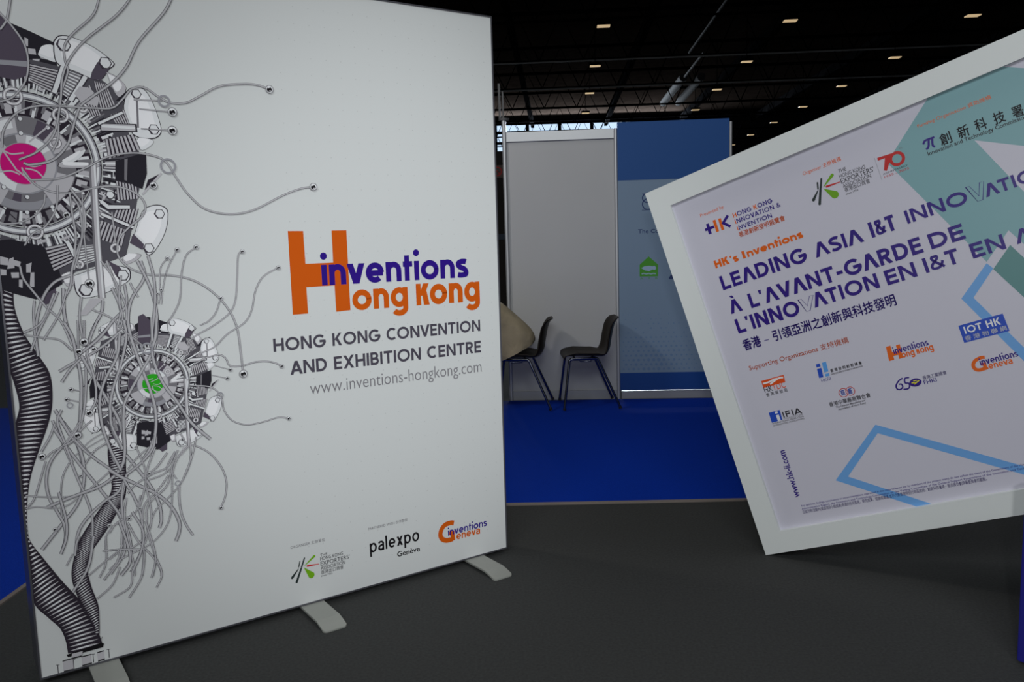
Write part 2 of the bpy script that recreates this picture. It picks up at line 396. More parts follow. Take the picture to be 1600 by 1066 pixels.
ART = {
 'logo_inventions_hk': [
  ('P', 'orange', [(0.9908, 1.5424), (1.0538, 1.5413), (1.0556, 1.4108), (1.1741, 1.4112), (1.1746, 1.5413), (1.2392, 1.5409), (1.2393, 1.2113), (1.176, 1.2092), (1.1751, 1.3176), (1.0537, 1.317), (1.0549, 1.2107), (0.9909, 1.2103)]),
  ('X', 'ong', 1.2498, 1.5101, 1.2087, 0.0847, 'orange', 0.29, 0.1),
  ('X', 'K', 1.5511, 1.6169, 1.2089, 0.0946, 'orange', 0.25, 0.2),
  ('X', 'ong', 1.6196, 1.8814, 1.2083, 0.089, 'orange', 0.29, 0.1),
  ('X', 'inventions', 1.1213, 1.8233, 1.3197, 0.0839, 'violet', 0.285, 0.1),
 ],
 'headline_upper': [
  ('X', 'HONG KONG CONVENTION', 0.9041, 1.8778, 1.0689, 0.0525, 'grey', 0.195, 0.11),
 ],
 'headline_lower': [
  ('X', 'AND EXHIBITION CENTRE', 0.9664, 1.8779, 0.9695, 0.0545, 'grey', 0.195, 0.11),
 ],
 'web_address': [
  ('T', 'www.inventions-hongkong.com', 1.0443, 1.8774, 0.8788, 0.0352, 'midgrey', -0.008, 'x'),
 ],
 'organiser_logo': [
  ('T', 'ORGANISER 主辦單位', 0.9218, 1.0716, 0.2538, 0.0105, 'midgrey', 0, 'H'),
  ('B', 'slate', [(0.958, 0.1916), (0.9515, 0.1698)], 0.0045, 0.0045),
  ('B', 'slate', [(0.9782, 0.2016), (0.9643, 0.1671)], 0.0058, 0.0065),
  ('B', 'slate', [(0.9497, 0.1617), (0.9219, 0.1312)], 0.0032, 0.011),
  ('B', 'slate', [(0.962, 0.1612), (0.9392, 0.1076)], 0.0071, 0.0097),
  ('B', 'green', [(0.9782, 0.1695), (1.0203, 0.199)], 0.0026, 0.0104),
  ('B', 'red', [(0.9891, 0.1647), (1.0394, 0.1605)], 0.0078, 0.0026),
  ('B', 'green', [(0.9756, 0.159), (1.0037, 0.1215)], 0.0026, 0.0273),
  ('T', 'THE', 1.0466, 1.0774, 0.1907, 0.0114, 'ink', 0.0, 'H'),
  ('T', 'HONG KONG', 1.0456, 1.147, 0.1736, 0.0147, 'ink', 0.0, 'H'),
  ('T', "EXPORTERS'", 1.0456, 1.177, 0.1508, 0.0173, 'ink', 0.0, 'H'),
  ('T', 'ASSOCIATION', 1.0459, 1.155, 0.1321, 0.0147, 'ink', 0.0, 'H'),
  ('T', '香港出口商會', 1.0455, 1.1471, 0.1144, 0.0147, 'ink', 0.0, 'H'),
  ('T', 'since 1955', 1.0454, 1.0955, 0.1027, 0.0076, 'ink', 0.0, 'H'),
 ],
 'partner_logo': [
  ('T', 'PARTNERED WITH 合作夥伴', 1.2693, 1.4606, 0.2534, 0.0111, 'midgrey', 0, 'H'),
  ('X', 'palexpo', 1.2718, 1.5149, 0.1505, 0.0423, 'black', 0.2, 0.2),
  ('T', 'Genève', 1.4018, 1.5156, 0.1011, 0.023, 'black', 0.016, 'H'),
 ],
 'geneva_logo': [
  ('S', 'orange', 0.0227, [(1.6979, 0.1912), (1.6777, 0.1958), (1.6491, 0.1913), (1.6297, 0.1719), (1.6247, 0.1478), (1.6342, 0.1282), (1.654, 0.1177), (1.6743, 0.1159), (1.6906, 0.1164)], 1),
  ('P', 'orange', [(1.6654, 0.1557), (1.6988, 0.1546), (1.7018, 0.1094), (1.6789, 0.109), (1.6769, 0.1386), (1.6663, 0.1396)]),
  ('X', 'eneva', 1.7085, 1.8393, 0.1084, 0.0257, 'orange', 0.24, 0.12),
  ('X', 'inventions', 1.6646, 1.8792, 0.1372, 0.0248, 'violet', 0.24, 0.13),
 ],
 'presenter_logo': [
  ('T', 'Presented by', 0.2161, 0.3333, 1.6053, 0.0151, 'orange', 0, 'H'),
  ('S', 'violet', 0.0145, [(0.2358, 1.5656), (0.2339, 1.5153)], 0),
  ('S', 'violet', 0.0127, [(0.2164, 1.5417), (0.2621, 1.5412)], 0),
  ('S', 'orange', 0.0135, [(0.2711, 1.5699), (0.2706, 1.513)], 0),
  ('S', 'orange', 0.0135, [(0.2976, 1.5676), (0.2965, 1.5121)], 0),
  ('S', 'violet', 0.0126, [(0.3394, 1.5664), (0.3075, 1.5416), (0.3349, 1.5142)], 0),
  ('X', 'HONG KONG', 0.3611, 0.5486, 1.5465, 0.0208, 'V:0,5=orange', 0.19, 0.16),
  ('X', 'INNOVATION &', 0.3614, 0.577, 1.5163, 0.0208, 'V:0=orange', 0.19, 0.16),
  ('X', 'INVENTION', 0.361, 0.5264, 1.4848, 0.02, 'V:0=orange', 0.19, 0.16),
  ('T', '香港創新發明展覽會', 0.3589, 0.5762, 1.4533, 0.0215, 'orange', 0.016, 'H'),
 ],
 'orange_tagline': [
  ('X', 'HK', 0.2063, 0.2762, 1.3537, 0.0369, 'orange', 0.28, 0.1),
  ('X', "'", 0.2842, 0.2911, 1.3532, 0.0334, 'orange', 0.3, 0.2),
  ('X', 's', 0.2972, 0.321, 1.3521, 0.0259, 'orange', 0.32, 0.2),
  ('X', 'I', 0.3434, 0.3591, 1.3524, 0.0352, 'orange', 0.36, 0.2),
  ('X', 'nventions', 0.3653, 0.6259, 1.3523, 0.0256, 'orange', 0.345, 0.09),
 ],
 'headline_line1': [
  ('X', 'LEΛDING', 0.2066, 0.6116, 1.2456, 0.0676, 'violet', 0.215, 0.12),
  ('X', 'ΛSIΛ', 0.6475, 0.8568, 1.2472, 0.0632, 'violet', 0.215, 0.12),
  ('X', 'I&T', 0.8897, 0.9918, 1.2499, 0.067, 'violet', 0.215, 0.12),
  ('X', 'INNO', 1.0359, 1.2702, 1.2563, 0.0565, 'violet', 0.215, 0.12),
  ('X', 'ΛTION', 1.3323, 1.5642, 1.2539, 0.0505, 'violet', 0.215, 0.12),
  ('S', 'violet', 0.0015, [(1.2763, 1.3198), (1.2995, 1.2505), (1.3187, 1.2496), (1.3421, 1.318), (1.3271, 1.3188), (1.3106, 1.2693), (1.2893, 1.3193), (1.2763, 1.3198), (1.2995, 1.2505)], 0),
 ],
 'headline_line2': [
  ('X', 'À', 0.2061, 0.2653, 1.1283, 0.0633, 'violet', 0.215, 0.12),
  ('X', "L'ΛVΛNT-GΛRDE", 0.3053, 1.058, 1.1248, 0.0685, 'violet', 0.215, 0.12),
  ('X', 'DE', 1.0882, 1.2189, 1.1249, 0.0642, 'violet', 0.215, 0.12),
 ],
 'headline_line3': [
  ('X', "L'INNO", 0.2099, 0.5084, 1.0306, 0.069, 'violet', 0.215, 0.12),
  ('X', 'ΛTION', 0.5728, 0.8555, 1.0397, 0.0647, 'violet', 0.215, 0.12),
  ('X', 'EN', 0.886, 1.0062, 1.0377, 0.0639, 'violet', 0.215, 0.12),
  ('X', 'I&T', 1.0404, 1.1717, 1.0388, 0.0624, 'violet', 0.215, 0.12),
  ('X', 'EN', 1.2182, 1.3389, 1.0376, 0.0607, 'violet', 0.215, 0.12),
  ('X', 'ΛSIE', 1.3761, 1.5565, 1.0406, 0.0547, 'violet', 0.215, 0.12),
  ('S', 'violet', 0.0017, [(0.5148, 1.0963), (0.5338, 1.0354), (0.55, 1.0349), (0.584, 1.0968), (0.5669, 1.0968), (0.545, 1.0581), (0.5291, 1.0953), (0.5148, 1.0963), (0.5338, 1.0354)], 0),
 ],
 'chinese_tagline': [
  ('T', '香港', 0.2114, 0.2953, 0.9506, 0.0435, 'violet', 0.028, 'H'),
  ('T', '–', 0.3123, 0.3344, 0.9549, 0.0276, 'violet', 0.01, 'H'),
  ('T', '引領亞洲之創新與科技發明', 0.3566, 0.8945, 0.9528, 0.0424, 'violet', 0.02, 'H'),
 ],
 'support_caption': [
  ('T', 'Supporting Organizations 支持機構', 0.2038, 0.6624, 0.8526, 0.0209, 'orange', 0.004, 'H'),
 ],
 'inventions_logo': [
  ('P', 'orange', [(0.7981, 0.7906), (0.8167, 0.7907), (0.8147, 0.7615), (0.8359, 0.7609), (0.8373, 0.7861), (0.8535, 0.7861), (0.8471, 0.7271), (0.8323, 0.7266), (0.8343, 0.7444), (0.814, 0.7455), (0.8131, 0.7289), (0.7916, 0.7287)]),
  ('X', 'ong Kong', 0.8453, 0.9714, 0.7269, 0.0206, 'orange', 0.23, 0.12),
  ('X', 'inventions', 0.8196, 0.959, 0.7512, 0.0194, 'violet', 0.23, 0.13),
 ],
 'geneva_logo_board': [
  ('S', 'orange', 0.0138, [(1.1386, 0.6453), (1.1245, 0.6471), (1.1026, 0.6412), (1.0899, 0.6264), (1.0913, 0.609), (1.1048, 0.6006), (1.1291, 0.6014), (1.1365, 0.6039)], 1),
  ('P', 'orange', [(1.1192, 0.6256), (1.1364, 0.6253), (1.1347, 0.5983), (1.1212, 0.5975), (1.1223, 0.614), (1.1172, 0.6147)]),
  ('X', 'eneva', 1.1404, 1.2261, 0.5943, 0.0191, 'orange', 0.23, 0.12),
  ('X', 'inventions', 1.115, 1.2522, 0.6161, 0.0192, 'violet', 0.23, 0.13),
 ],
 'iot_logo': [
  ('P', 'blue', [(1.0861, 0.7952), (1.2503, 0.7952), (1.2525, 0.722), (1.0857, 0.7218)]),
  ('X', 'IOT HK', 1.1008, 1.2331, 0.7555, 0.0298, 'white', 0.19, 0.16),
  ('T', '香 港 物 聯 網', 1.0927, 1.2457, 0.7292, 0.0167, 'white', 0.01, 'H'),
 ],
 'trade_council_logo': [
  ('P', 'redorange', [(0.2385, 0.7911), (0.3464, 0.7916), (0.3429, 0.7581), (0.2378, 0.758)]),
  ('S', 'white', 0.0074, [(0.2424, 0.7769), (0.273, 0.7772), (0.2947, 0.7826), (0.3136, 0.7826)], 1),
  ('S', 'white', 0.0074, [(0.2735, 0.7658), (0.2986, 0.7763), (0.3222, 0.7828), (0.3401, 0.7804)], 1),
  ('T', 'HKTDC', 0.2382, 0.3386, 0.7343, 0.0265, 'ink:2,3,4=redorange', 0, 'H'),
  ('T', '香 港 貿 發 局', 0.2397, 0.3398, 0.7153, 0.0137, 'ink', 0.006, 'H'),
 ],
 'innovation_federation_logo': [
  ('P', 'blue', [(0.4954, 0.777), (0.515, 0.7773), (0.5107, 0.7348), (0.4913, 0.7351)]),
  ('P', 'blue', [(0.4966, 0.7978), (0.5144, 0.7977), (0.5138, 0.7836), (0.4959, 0.7836)]),
  ('P', 'sky', [(0.5243, 0.7982), (0.5427, 0.798), (0.5394, 0.7536), (0.5207, 0.753)]),
  ('P', 'sky', [(0.5209, 0.7462), (0.5386, 0.7463), (0.5385, 0.7338), (0.5208, 0.7337)]),
  ('T', 'HKFII', 0.4969, 0.5383, 0.7144, 0.0134, 'violet', 0, 'H'),
  ('T', '香 港 發 明 創 新 總 會', 0.5479, 0.6846, 0.7471, 0.0123, 'ink', 0.02, 'H'),
  ('T', 'HONG KONG FEDERATION OF INVENTION AND INNOVATION', 0.5471, 0.6829, 0.7347, 0.0058, 'ink', 0.02, 'H'),
 ],
 'manufacturers_logo': [
  ('R', 'red', 0.5701, 0.6458, 0.0202, 0.0027),
  ('R', 'red', 0.5999, 0.6453, 0.0201, 0.0027),
  ('T', '商', 0.5591, 0.5759, 0.6365, 0.0215, 'blue', 0.02, 'H'),
  ('T', '廠', 0.5904, 0.607, 0.6357, 0.0212, 'blue', 0.02, 'H'),
  ('T', '香港中華廠商聯合會', 0.4949, 0.6743, 0.601, 0.0172, 'ink', 0.012, 'H'),
  ('T', "The Chinese Manufacturers'", 0.5183, 0.6482, 0.5878, 0.0073, 'ink', 0.02, 'H'),
  ('T', 'Association of Hong Kong', 0.5256, 0.6462, 0.5764, 0.0073, 'ink', 0.02, 'H'),
 ],
 'industries_logo': [
  ('S', 'violet', 0.0059, [(0.8193, 0.6443), (0.8025, 0.6377), (0.7864, 0.622), (0.785, 0.6062), (0.7956, 0.6002), (0.8082, 0.6072), (0.8079, 0.6201), (0.7977, 0.6229)], 1),
  ('S', 'violet', 0.0059, [(0.845, 0.6404), (0.8276, 0.6404), (0.8233, 0.6224), (0.8349, 0.6176), (0.8363, 0.606), (0.8272, 0.5957), (0.8081, 0.5976)], 1),
  ('E', 'violet', 0.8619, 0.6134, 0.024, 0.0175),
  ('S', 'yellow', 0.0044, [(0.8465, 0.6152), (0.8623, 0.6125), (0.8549, 0.6073), (0.8786, 0.6184)], 0),
  ('S', 'yellow', 0.0036, [(0.8557, 0.6215), (0.87, 0.6207)], 0),
  ('T', '香港工業總會', 0.8938, 0.9872, 0.617, 0.0139, 'violet', 0.004, 'H'),
  ('T', 'FHKI', 0.8924, 0.9423, 0.5966, 0.0155, 'violet', 0.01, 'H'),
 ],
 'inventors_federation_logo': [
  ('P', 'blue', [(0.2244, 0.641), (0.2773, 0.6415), (0.2744, 0.5946), (0.2229, 0.5926)]),
  ('P', 'white', [(0.2526, 0.6217), (0.2664, 0.6218), (0.2665, 0.594), (0.2527, 0.5939)]),
  ('P', 'white', [(0.2529, 0.6382), (0.2651, 0.6385), (0.2646, 0.6291), (0.2524, 0.6288)]),
  ('X', 'IFIA', 0.2834, 0.3708, 0.6017, 0.0279, 'ink', 0.2, 0.2),
  ('T', 'FOUNDED 1968', 0.2823, 0.37, 0.5925, 0.0076, 'midgrey', -0.005, 'H'),
  ('T', 'INTERNATIONAL FEDERATION', 0.2247, 0.3709, 0.5839, 0.0068, 'ink', 0, 'H'),
  ('T', "OF INVENTORS' ASSOCIATIONS", 0.2244, 0.3711, 0.5736, 0.0068, 'ink', 0, 'H'),
 ],
 'fine_print': [
  ('T', 'Any opinions, findings, conclusions or recommendations expressed in this material/event (or by members of the project team) do not reflect the views of the Government of the Hong Kong Special', 0.2261, 1.2184, 0.1879, 0.0084, 'violet', 0.004, 'H'),
  ('T', 'Administrative Region, the Innovation and Technology Commission or the Vetting Committee of the General Support Programme of the Innovation and Technology Fund.', 0.2265, 1.2138, 0.1733, 0.0084, 'violet', 0.004, 'H'),
  ('T', '在此刊物/活動內(或由項目小組成員)表達的任何意見、研究成果、結論或建議,並不代表香港特別行政區政府、創新科技署或一般支援計劃評審委員會的觀點。', 0.2257, 0.9972, 0.1559, 0.0118, 'violet', 0.004, 'H'),
 ],
 'board_web': [
  ('TV', 'www.hk-ii.com', 0.2377, 0.2337, 0.4581, 0.0194, 'violet', 0.02, 'x'),
 ],
 'board_organizer_logo': [
  ('T', 'Organizer 主辦機構', 0.7095, 0.8756, 1.6083, 0.015, 'orange', 0, 'H'),
  ('B', 'slate', [(0.7544, 1.5553), (0.7486, 1.5291)], 0.0062, 0.0069),
  ('B', 'slate', [(0.7749, 1.5655), (0.7598, 1.5283)], 0.0075, 0.0089),
  ('B', 'slate', [(0.7458, 1.5227), (0.716, 1.4911)], 0.0041, 0.0131),
  ('B', 'slate', [(0.757, 1.5219), (0.7346, 1.4649)], 0.0096, 0.011),
  ('B', 'green', [(0.7745, 1.5298), (0.8212, 1.5626)], 0.0034, 0.0137),
  ('B', 'red', [(0.7857, 1.5251), (0.8417, 1.5229)], 0.0095, 0.0034),
  ('B', 'green', [(0.7726, 1.5178), (0.8053, 1.4798)], 0.0034, 0.0328),
  ('T', 'THE', 0.8489, 0.8811, 1.5594, 0.0162, 'ink', 0.0, 'H'),
  ('T', 'HONG KONG', 0.8462, 0.9547, 1.5376, 0.0162, 'ink', 0.0, 'H'),
  ('T', "EXPORTERS'", 0.8452, 0.9828, 1.5131, 0.0207, 'ink', 0.0, 'H'),
  ('T', 'ASSOCIATION', 0.8468, 0.9644, 1.4928, 0.0168, 'ink', 0.0, 'H'),
  ('T', '香港出口商會', 0.848, 0.9544, 1.4749, 0.0168, 'ink', 0.0, 'H'),
  ('T', 'since 1955', 0.8474, 0.8997, 1.4602, 0.0083, 'ink', 0.0, 'H'),
 ],
 'anniversary_logo': [
  ('S', 'midgrey', 0.001, [(0.9991, 1.5663), (0.9987, 1.4664)], 0),
  ('S', 'red', 0.0122, [(1.0093, 1.5546), (1.0538, 1.552), (1.0228, 1.4982)], 0),
  ('R', 'red', 1.079, 1.5274, 0.0306, 0.0121),
  ('T', 'ANNIVERSARY', 1.0099, 1.1085, 1.4837, 0.0071, 'ink', 0, 'H'),
  ('T', '1955 - 2025', 1.0113, 1.1092, 1.4697, 0.0084, 'red', 0, 'H'),
  ('T', 'TM', 1.098, 1.1098, 1.5589, 0.0068, 'midgrey', 0, 'H'),
 ],
 'funding_logo': [
  ('T', 'Funding Organisation 資助機構', 1.1888, 1.4617, 1.6139, 0.0129, 'orange', 0.0, 'H'),
  ('S', 'violet', 0.0081, [(1.187, 1.5429), (1.1981, 1.5542), (1.2328, 1.5542)], 1),
  ('S', 'violet', 0.0081, [(1.2103, 1.5516), (1.2016, 1.5259), (1.1906, 1.5187)], 1),
  ('S', 'violet', 0.008, [(1.2238, 1.5512), (1.2177, 1.5258), (1.2234, 1.5163)], 1),
  ('T', '創', 1.2475, 1.2883, 1.5127, 0.0402, 'ink', 0.016, 'H'),
  ('T', '新', 1.3146, 1.3545, 1.5142, 0.0398, 'ink', 0.016, 'H'),
  ('T', '科', 1.3784, 1.4175, 1.5152, 0.0394, 'ink', 0.016, 'H'),
  ('T', '技', 1.4443, 1.4826, 1.5139, 0.039, 'ink', 0.016, 'H'),
  ('T', '署', 1.508, 1.5456, 1.5103, 0.0386, 'ink', 0.016, 'H'),
  ('T', 'Innovation and Technology Commission', 1.1904, 1.55, 1.492, 0.0155, 'ink', 0.012, 'H'),
 ],
 'banner_logos': [
  ('R', 'navy', 1.2559, 1.8429, 0.0448, 0.0106),
  ('R', 'navy', 1.2637, 1.7873, 0.0531, 0.0106),
  ('S', 'navy', 0.0047, [(1.21, 1.7358), (1.3201, 1.7372)], 0),
  ('T', 'THE', 1.2113, 1.2503, 1.8772, 0.0118, 'navy', 0, 'H'),
  ('T', 'The Co', 1.1736, 1.36, 1.5286, 0.0357, 'navy', 0.01, 'H'),
  ('P', 'leaf', [(1.1851, 1.2448), (1.2669, 1.3181), (1.3509, 1.2428), (1.3501, 1.136), (1.1841, 1.1378)]),
  ('T', 'A   T   R', 1.1862, 1.3488, 1.1116, 0.0169, 'leaf', 0.0, 'H'),
  ('P', 'paleblue', [(1.1991, 1.2144), (1.2267, 1.2293), (1.271, 1.2341), (1.3043, 1.2273), (1.3186, 1.2329), (1.3328, 1.2181), (1.3303, 1.199), (1.316, 1.1946), (1.3017, 1.1997), (1.2705, 1.1837), (1.2324, 1.1931)]),
  ('S', 'paleblue', 0.0096, [(1.2022, 1.1602), (1.2226, 1.1645), (1.244, 1.1592), (1.2656, 1.1634), (1.287, 1.1581), (1.3086, 1.1623), (1.3312, 1.1594)], 1),
  ('P', 'navy', [(1.4466, 1.118), (1.4646, 1.1452), (1.4944, 1.1444), (1.4942, 1.1084), (1.4489, 1.1071)]),
 ],
 'tendril_top': [
  ('W', 0.0075, [(0.115, 2.3359), (0.1095, 2.3015), (0.0939, 2.2378), (0.0735, 2.2045)]),
  ('W', 0.0071, [(0.0691, 2.2683), (0.0779, 2.2555), (0.1052, 2.2222), (0.1363, 2.169), (0.1443, 2.1125), (0.1311, 2.0481), (0.0904, 1.9932), (0.0535, 1.9764)]),
  ('W', 0.0074, [(0.3871, 2.4093), (0.3729, 2.3365), (0.3488, 2.2803), (0.2829, 2.2138), (0.2549, 2.1698), (0.2537, 2.1228), (0.2589, 2.088), (0.2307, 2.009), (0.2199, 1.9433), (0.2107, 1.8657), (0.191, 1.8233)]),
  ('W', 0.0079, [(0.5018, 2.408), (0.471, 2.3496), (0.423, 2.2894), (0.326, 2.2038), (0.2711, 2.1362), (0.2411, 2.0688), (0.2293, 1.9912), (0.2014, 1.8831), (0.1483, 1.8218), (0.091, 1.7923)]),
  ('W', 0.0093, [(0.6392, 2.4339), (0.6097, 2.368), (0.5783, 2.3146), (0.4927, 2.2127), (0.4446, 2.1224), (0.3937, 2.0633), (0.3212, 2.0065), (0.285, 1.9711), (0.2569, 1.8977), (0.236, 1.8428), (0.1885, 1.7934), (0.1235, 1.7768), (0.1031, 1.7821)]),
  ('W', 0.0073, [(0.0457, 1.8297), (0.0558, 1.8877), (0.0962, 1.9418), (0.1555, 1.9687), (0.2251, 1.9732), (0.3185, 1.9732), (0.387, 1.9776), (0.4243, 2.0107), (0.4563, 2.0468), (0.4984, 2.0543), (0.5445, 2.0253), (0.5825, 2.0084), (0.6365, 2.012), (0.6895, 2.0401), (0.7619, 2.0798), (0.8526, 2.0954), (0.9068, 2.095), (0.9501, 2.0829)]),
  ('W', 0.007, [(0.1192, 1.7265), (0.2052, 1.734), (0.291, 1.7721), (0.3623, 1.8108), (0.4452, 1.826), (0.5167, 1.817), (0.555, 1.7946), (0.5835, 1.7425), (0.6216, 1.6825), (0.6779, 1.63), (0.7649, 1.6101), (0.8578, 1.6246), (0.9751, 1.68), (1.0554, 1.7087), (1.1053, 1.7149)]),
  ('W', 0.0044, [(0.4749, 1.9801), (0.5869, 1.9757)]),
  ('W', 0.0044, [(0.4756, 1.9116), (0.5821, 1.9106)]),
  ('W', 0.0044, [(0.4594, 2.01), (0.5558, 2.0135)]),
 ],
 'ball': [
  ('D', 'black', 0.9503, 2.0827, 0.0156),
  ('D', 'black', 1.1056, 1.7152, 0.0156),
  ('D', 'black', 0.5869, 1.9757, 0.0164),
  ('D', 'black', 0.5821, 1.9106, 0.0164),
  ('D', 'black', 0.5028, 1.7137, 0.0137),
  ('D', 'black', 0.7775, 0.9971, 0.0159),
  ('D', 'black', 0.234, 1.1723, 0.0149),
  ('D', 'black', 0.2673, 1.3741, 0.0155),
  ('D', 'black', 0.5676, 1.4823, 0.0084),
  ('D', 'black', 0.5315, 1.4527, 0.0083),
  ('D', 'black', 0.5012, 1.3393, 0.0057),
  ('D', 'black', 0.4878, 1.3256, 0.0051),
  ('D', 'black', 0.6356, 1.4901, 0.0093),
  ('D', 'black', 0.8051, 1.468, 0.0088),
  ('D', 'black', 0.9422, 1.4005, 0.0092),
  ('D', 'black', 0.7127, 1.2957, 0.0081),
  ('D', 'black', 0.9316, 1.0098, 0.0087),
  ('D', 'black', 0.9477, 0.7962, 0.0089),
  ('D', 'black', 0.6568, 0.4862, 0.0084),
  ('D', 'black', 0.729, 1.0187, 0.0077),
  ('D', 'black', 0.7148, 0.9867, 0.0077),
  ('D', 'black', 0.189, 0.8479, 0.0132),
  ('D', 'black', 0.2342, 1.1727, 0.014),
  ('D', 'black', 0.215, 1.1407, 0.0122),
  ('D', 'black', 0.2305, 0.9207, 0.0124),
  ('D', 'black', 0.1796, 1.0112, 0.0078),
  ('D', 'black', 0.1646, 0.9782, 0.0078),
  ('D', 'black', 0.2633, 1.1443, 0.0097),
  ('D', 'black', 0.0726, 0.7907, 0.012),
  ('D', 'black', 0.1874, 0.8475, 0.0123),
  ('D', 'black', 0.1851, 0.7018, 0.0071),
  ('D', 'black', 0.0909, 0.5279, 0.0074),
  ('D', 'black', 0.2604, 0.5041, 0.0069),
  ('D', 'black', 0.4102, 0.669, 0.0071),
  ('D', 'black', 0.3689, 0.5446, 0.0057),
  ('D', 'black', 0.3283, 0.5144, 0.007),
  ('D', 'black', 0.2634, 0.504, 0.006),
 ],
 'ball_ring': [
  ('R', 'ringgrey', 0.5606, 2.0122, 0.0216, 0.0066),
  ('R', 'ringgrey', 0.5576, 1.7833, 0.0278, 0.0067),
  ('R', 'ringgrey', 0.6834, 0.9242, 0.0128, 0.0037),
  ('R', 'ringgrey', 0.4364, 1.1296, 0.0214, 0.0065),
  ('R', 'ringgrey', 0.1718, 0.9563, 0.0105, 0.0035),
  ('R', 'ringgrey', 0.5062, 0.6128, 0.0108, 0.0034),
 ],
 'tendril_middle': [
  ('W', 0.0073, [(0.1009, 1.7566), (0.1336, 1.71), (0.185, 1.6866), (0.2507, 1.6871), (0.3253, 1.7063), (0.3889, 1.707), (0.4461, 1.6824), (0.4702, 1.6444), (0.4583, 1.6062), (0.4134, 1.5685), (0.3746, 1.5249), (0.3672, 1.4681), (0.4021, 1.4221), (0.4659, 1.3954), (0.5356, 1.3901), (0.6025, 1.3736), (0.6607, 1.3396), (0.7106, 1.291), (0.7473, 1.2334), (0.7676, 1.1671), (0.7737, 1.0825), (0.7777, 0.9973)]),
  ('W', 0.0062, [(0.019, 1.5831), (0.0705, 1.5854), (0.1197, 1.6087), (0.1492, 1.6445), (0.1576, 1.6804)]),
  ('W', 0.0068, [(0.1978, 1.7108), (0.1859, 1.6324), (0.1485, 1.5724), (0.1093, 1.5491), (0.0824, 1.5108)]),
  ('W', 0.0088, [(0.2351, 1.6992), (0.269, 1.6383), (0.2686, 1.5645), (0.2402, 1.491), (0.2185, 1.43), (0.2079, 1.3686), (0.1808, 1.3083), (0.1896, 1.2141), (0.2115, 1.1391)]),
  ('W', 0.0082, [(0.2314, 1.687), (0.2336, 1.614), (0.2387, 1.5404), (0.2309, 1.479), (0.2408, 1.4291)]),
  ('W', 0.0053, [(0.2697, 1.6812), (0.2648, 1.5522), (0.266, 1.428), (0.2676, 1.3779)]),
  ('W', 0.0071, [(0.2386, 1.6749), (0.2573, 1.6322), (0.2592, 1.5523), (0.2458, 1.4908), (0.2236, 1.4236)]),
  ('W', 0.0061, [(0.3587, 1.6194), (0.3619, 1.5126)]),
  ('W', 0.0103, [(0.211, 1.4056), (0.1597, 1.3835), (0.1233, 1.3366), (0.0984, 1.2649), (0.0896, 1.192), (0.0913, 1.1364)]),
  ('W', 0.0118, [(0.1854, 1.3637), (0.181, 1.2772), (0.1896, 1.2141), (0.2158, 1.1234)]),
  ('W', 0.0086, [(0.168, 1.3523), (0.1353, 1.2867), (0.1001, 1.2218), (0.0706, 1.157)]),
  ('W', 0.0085, [(0.0956, 1.3262), (0.0889, 1.2779), (0.0869, 1.1923)]),
  ('W', 0.0108, [(0.3054, 1.3125), (0.2961, 1.2687), (0.2625, 1.2078), (0.2399, 1.14)]),
  ('W', 0.0099, [(0.3378, 1.3551), (0.3567, 1.2964), (0.3684, 1.2181), (0.3909, 1.121)]),
  ('W', 0.0098, [(0.3799, 1.3655), (0.3803, 1.2948), (0.341, 1.2461), (0.2776, 1.181), (0.2102, 1.124)]),
  ('W', 0.0112, [(0.44, 1.4463), (0.4477, 1.3878), (0.3997, 1.3129), (0.3823, 1.2429), (0.3852, 1.1647), (0.3927, 1.1051)]),
  ('W', 0.0115, [(0.428, 1.4468), (0.4635, 1.3545), (0.4785, 1.2684), (0.4757, 1.1895), (0.4565, 1.0985)]),
  ('W', 0.0102, [(0.4657, 1.4647), (0.4786, 1.3928), (0.4789, 1.3144), (0.4659, 1.2233), (0.4497, 1.1323)]),
  ('W', 0.0083, [(0.2383, 1.3294), (0.2266, 1.255), (0.2317, 1.1789)]),
  ('W', 0.008, [(0.0634, 1.4426), (0.0703, 1.4003), (0.1025, 1.344), (0.1309, 1.2993), (0.1702, 1.2469), (0.1966, 1.1633)]),
  ('W', 0.0068, [(0.2686, 1.2834), (0.3293, 1.247), (0.3723, 1.1919), (0.4228, 1.1415)]),
  ('W', 0.0086, [(0.3279, 1.4506), (0.3548, 1.3477), (0.3611, 1.2768), (0.3443, 1.2137)]),
  ('W', 0.0074, [(0.3107, 1.4512), (0.3413, 1.3994), (0.3607, 1.3474), (0.3788, 1.2755), (0.3664, 1.1924)]),
  ('W', 0.0074, [(0.3706, 1.398), (0.3577, 1.3091), (0.3645, 1.2443), (0.335, 1.1693)]),
  ('W', 0.0064, [(0.0542, 1.2136), (0.1063, 1.1997), (0.1596, 1.1856), (0.1951, 1.1445)]),
  ('W', 0.008, [(0.1566, 1.3469), (0.1107, 1.2517), (0.0547, 1.2196)]),
  ('W', 0.0075, [(0.3982, 1.371), (0.4081, 1.3447), (0.4211, 1.318)]),
  ('W', 0.007, [(0.1959, 1.3569), (0.1673, 1.2782), (0.1109, 1.1901)]),
 ],
 'tendril_small': [
  ('W', 0.0045, [(0.5676, 1.4823), (0.5301, 1.4167), (0.5096, 1.352), (0.4985, 1.2868)]),
  ('W', 0.0045, [(0.5315, 1.4527), (0.5052, 1.4177), (0.4963, 1.3396)]),
  ('W', 0.0045, [(0.5012, 1.3393), (0.4893, 1.2874)]),
  ('W', 0.0045, [(0.4878, 1.3256), (0.4819, 1.2879)]),
  ('W', 0.0055, [(0.6356, 1.4901), (0.5967, 1.4583), (0.5758, 1.3885), (0.5621, 1.2947), (0.5158, 1.2153)]),
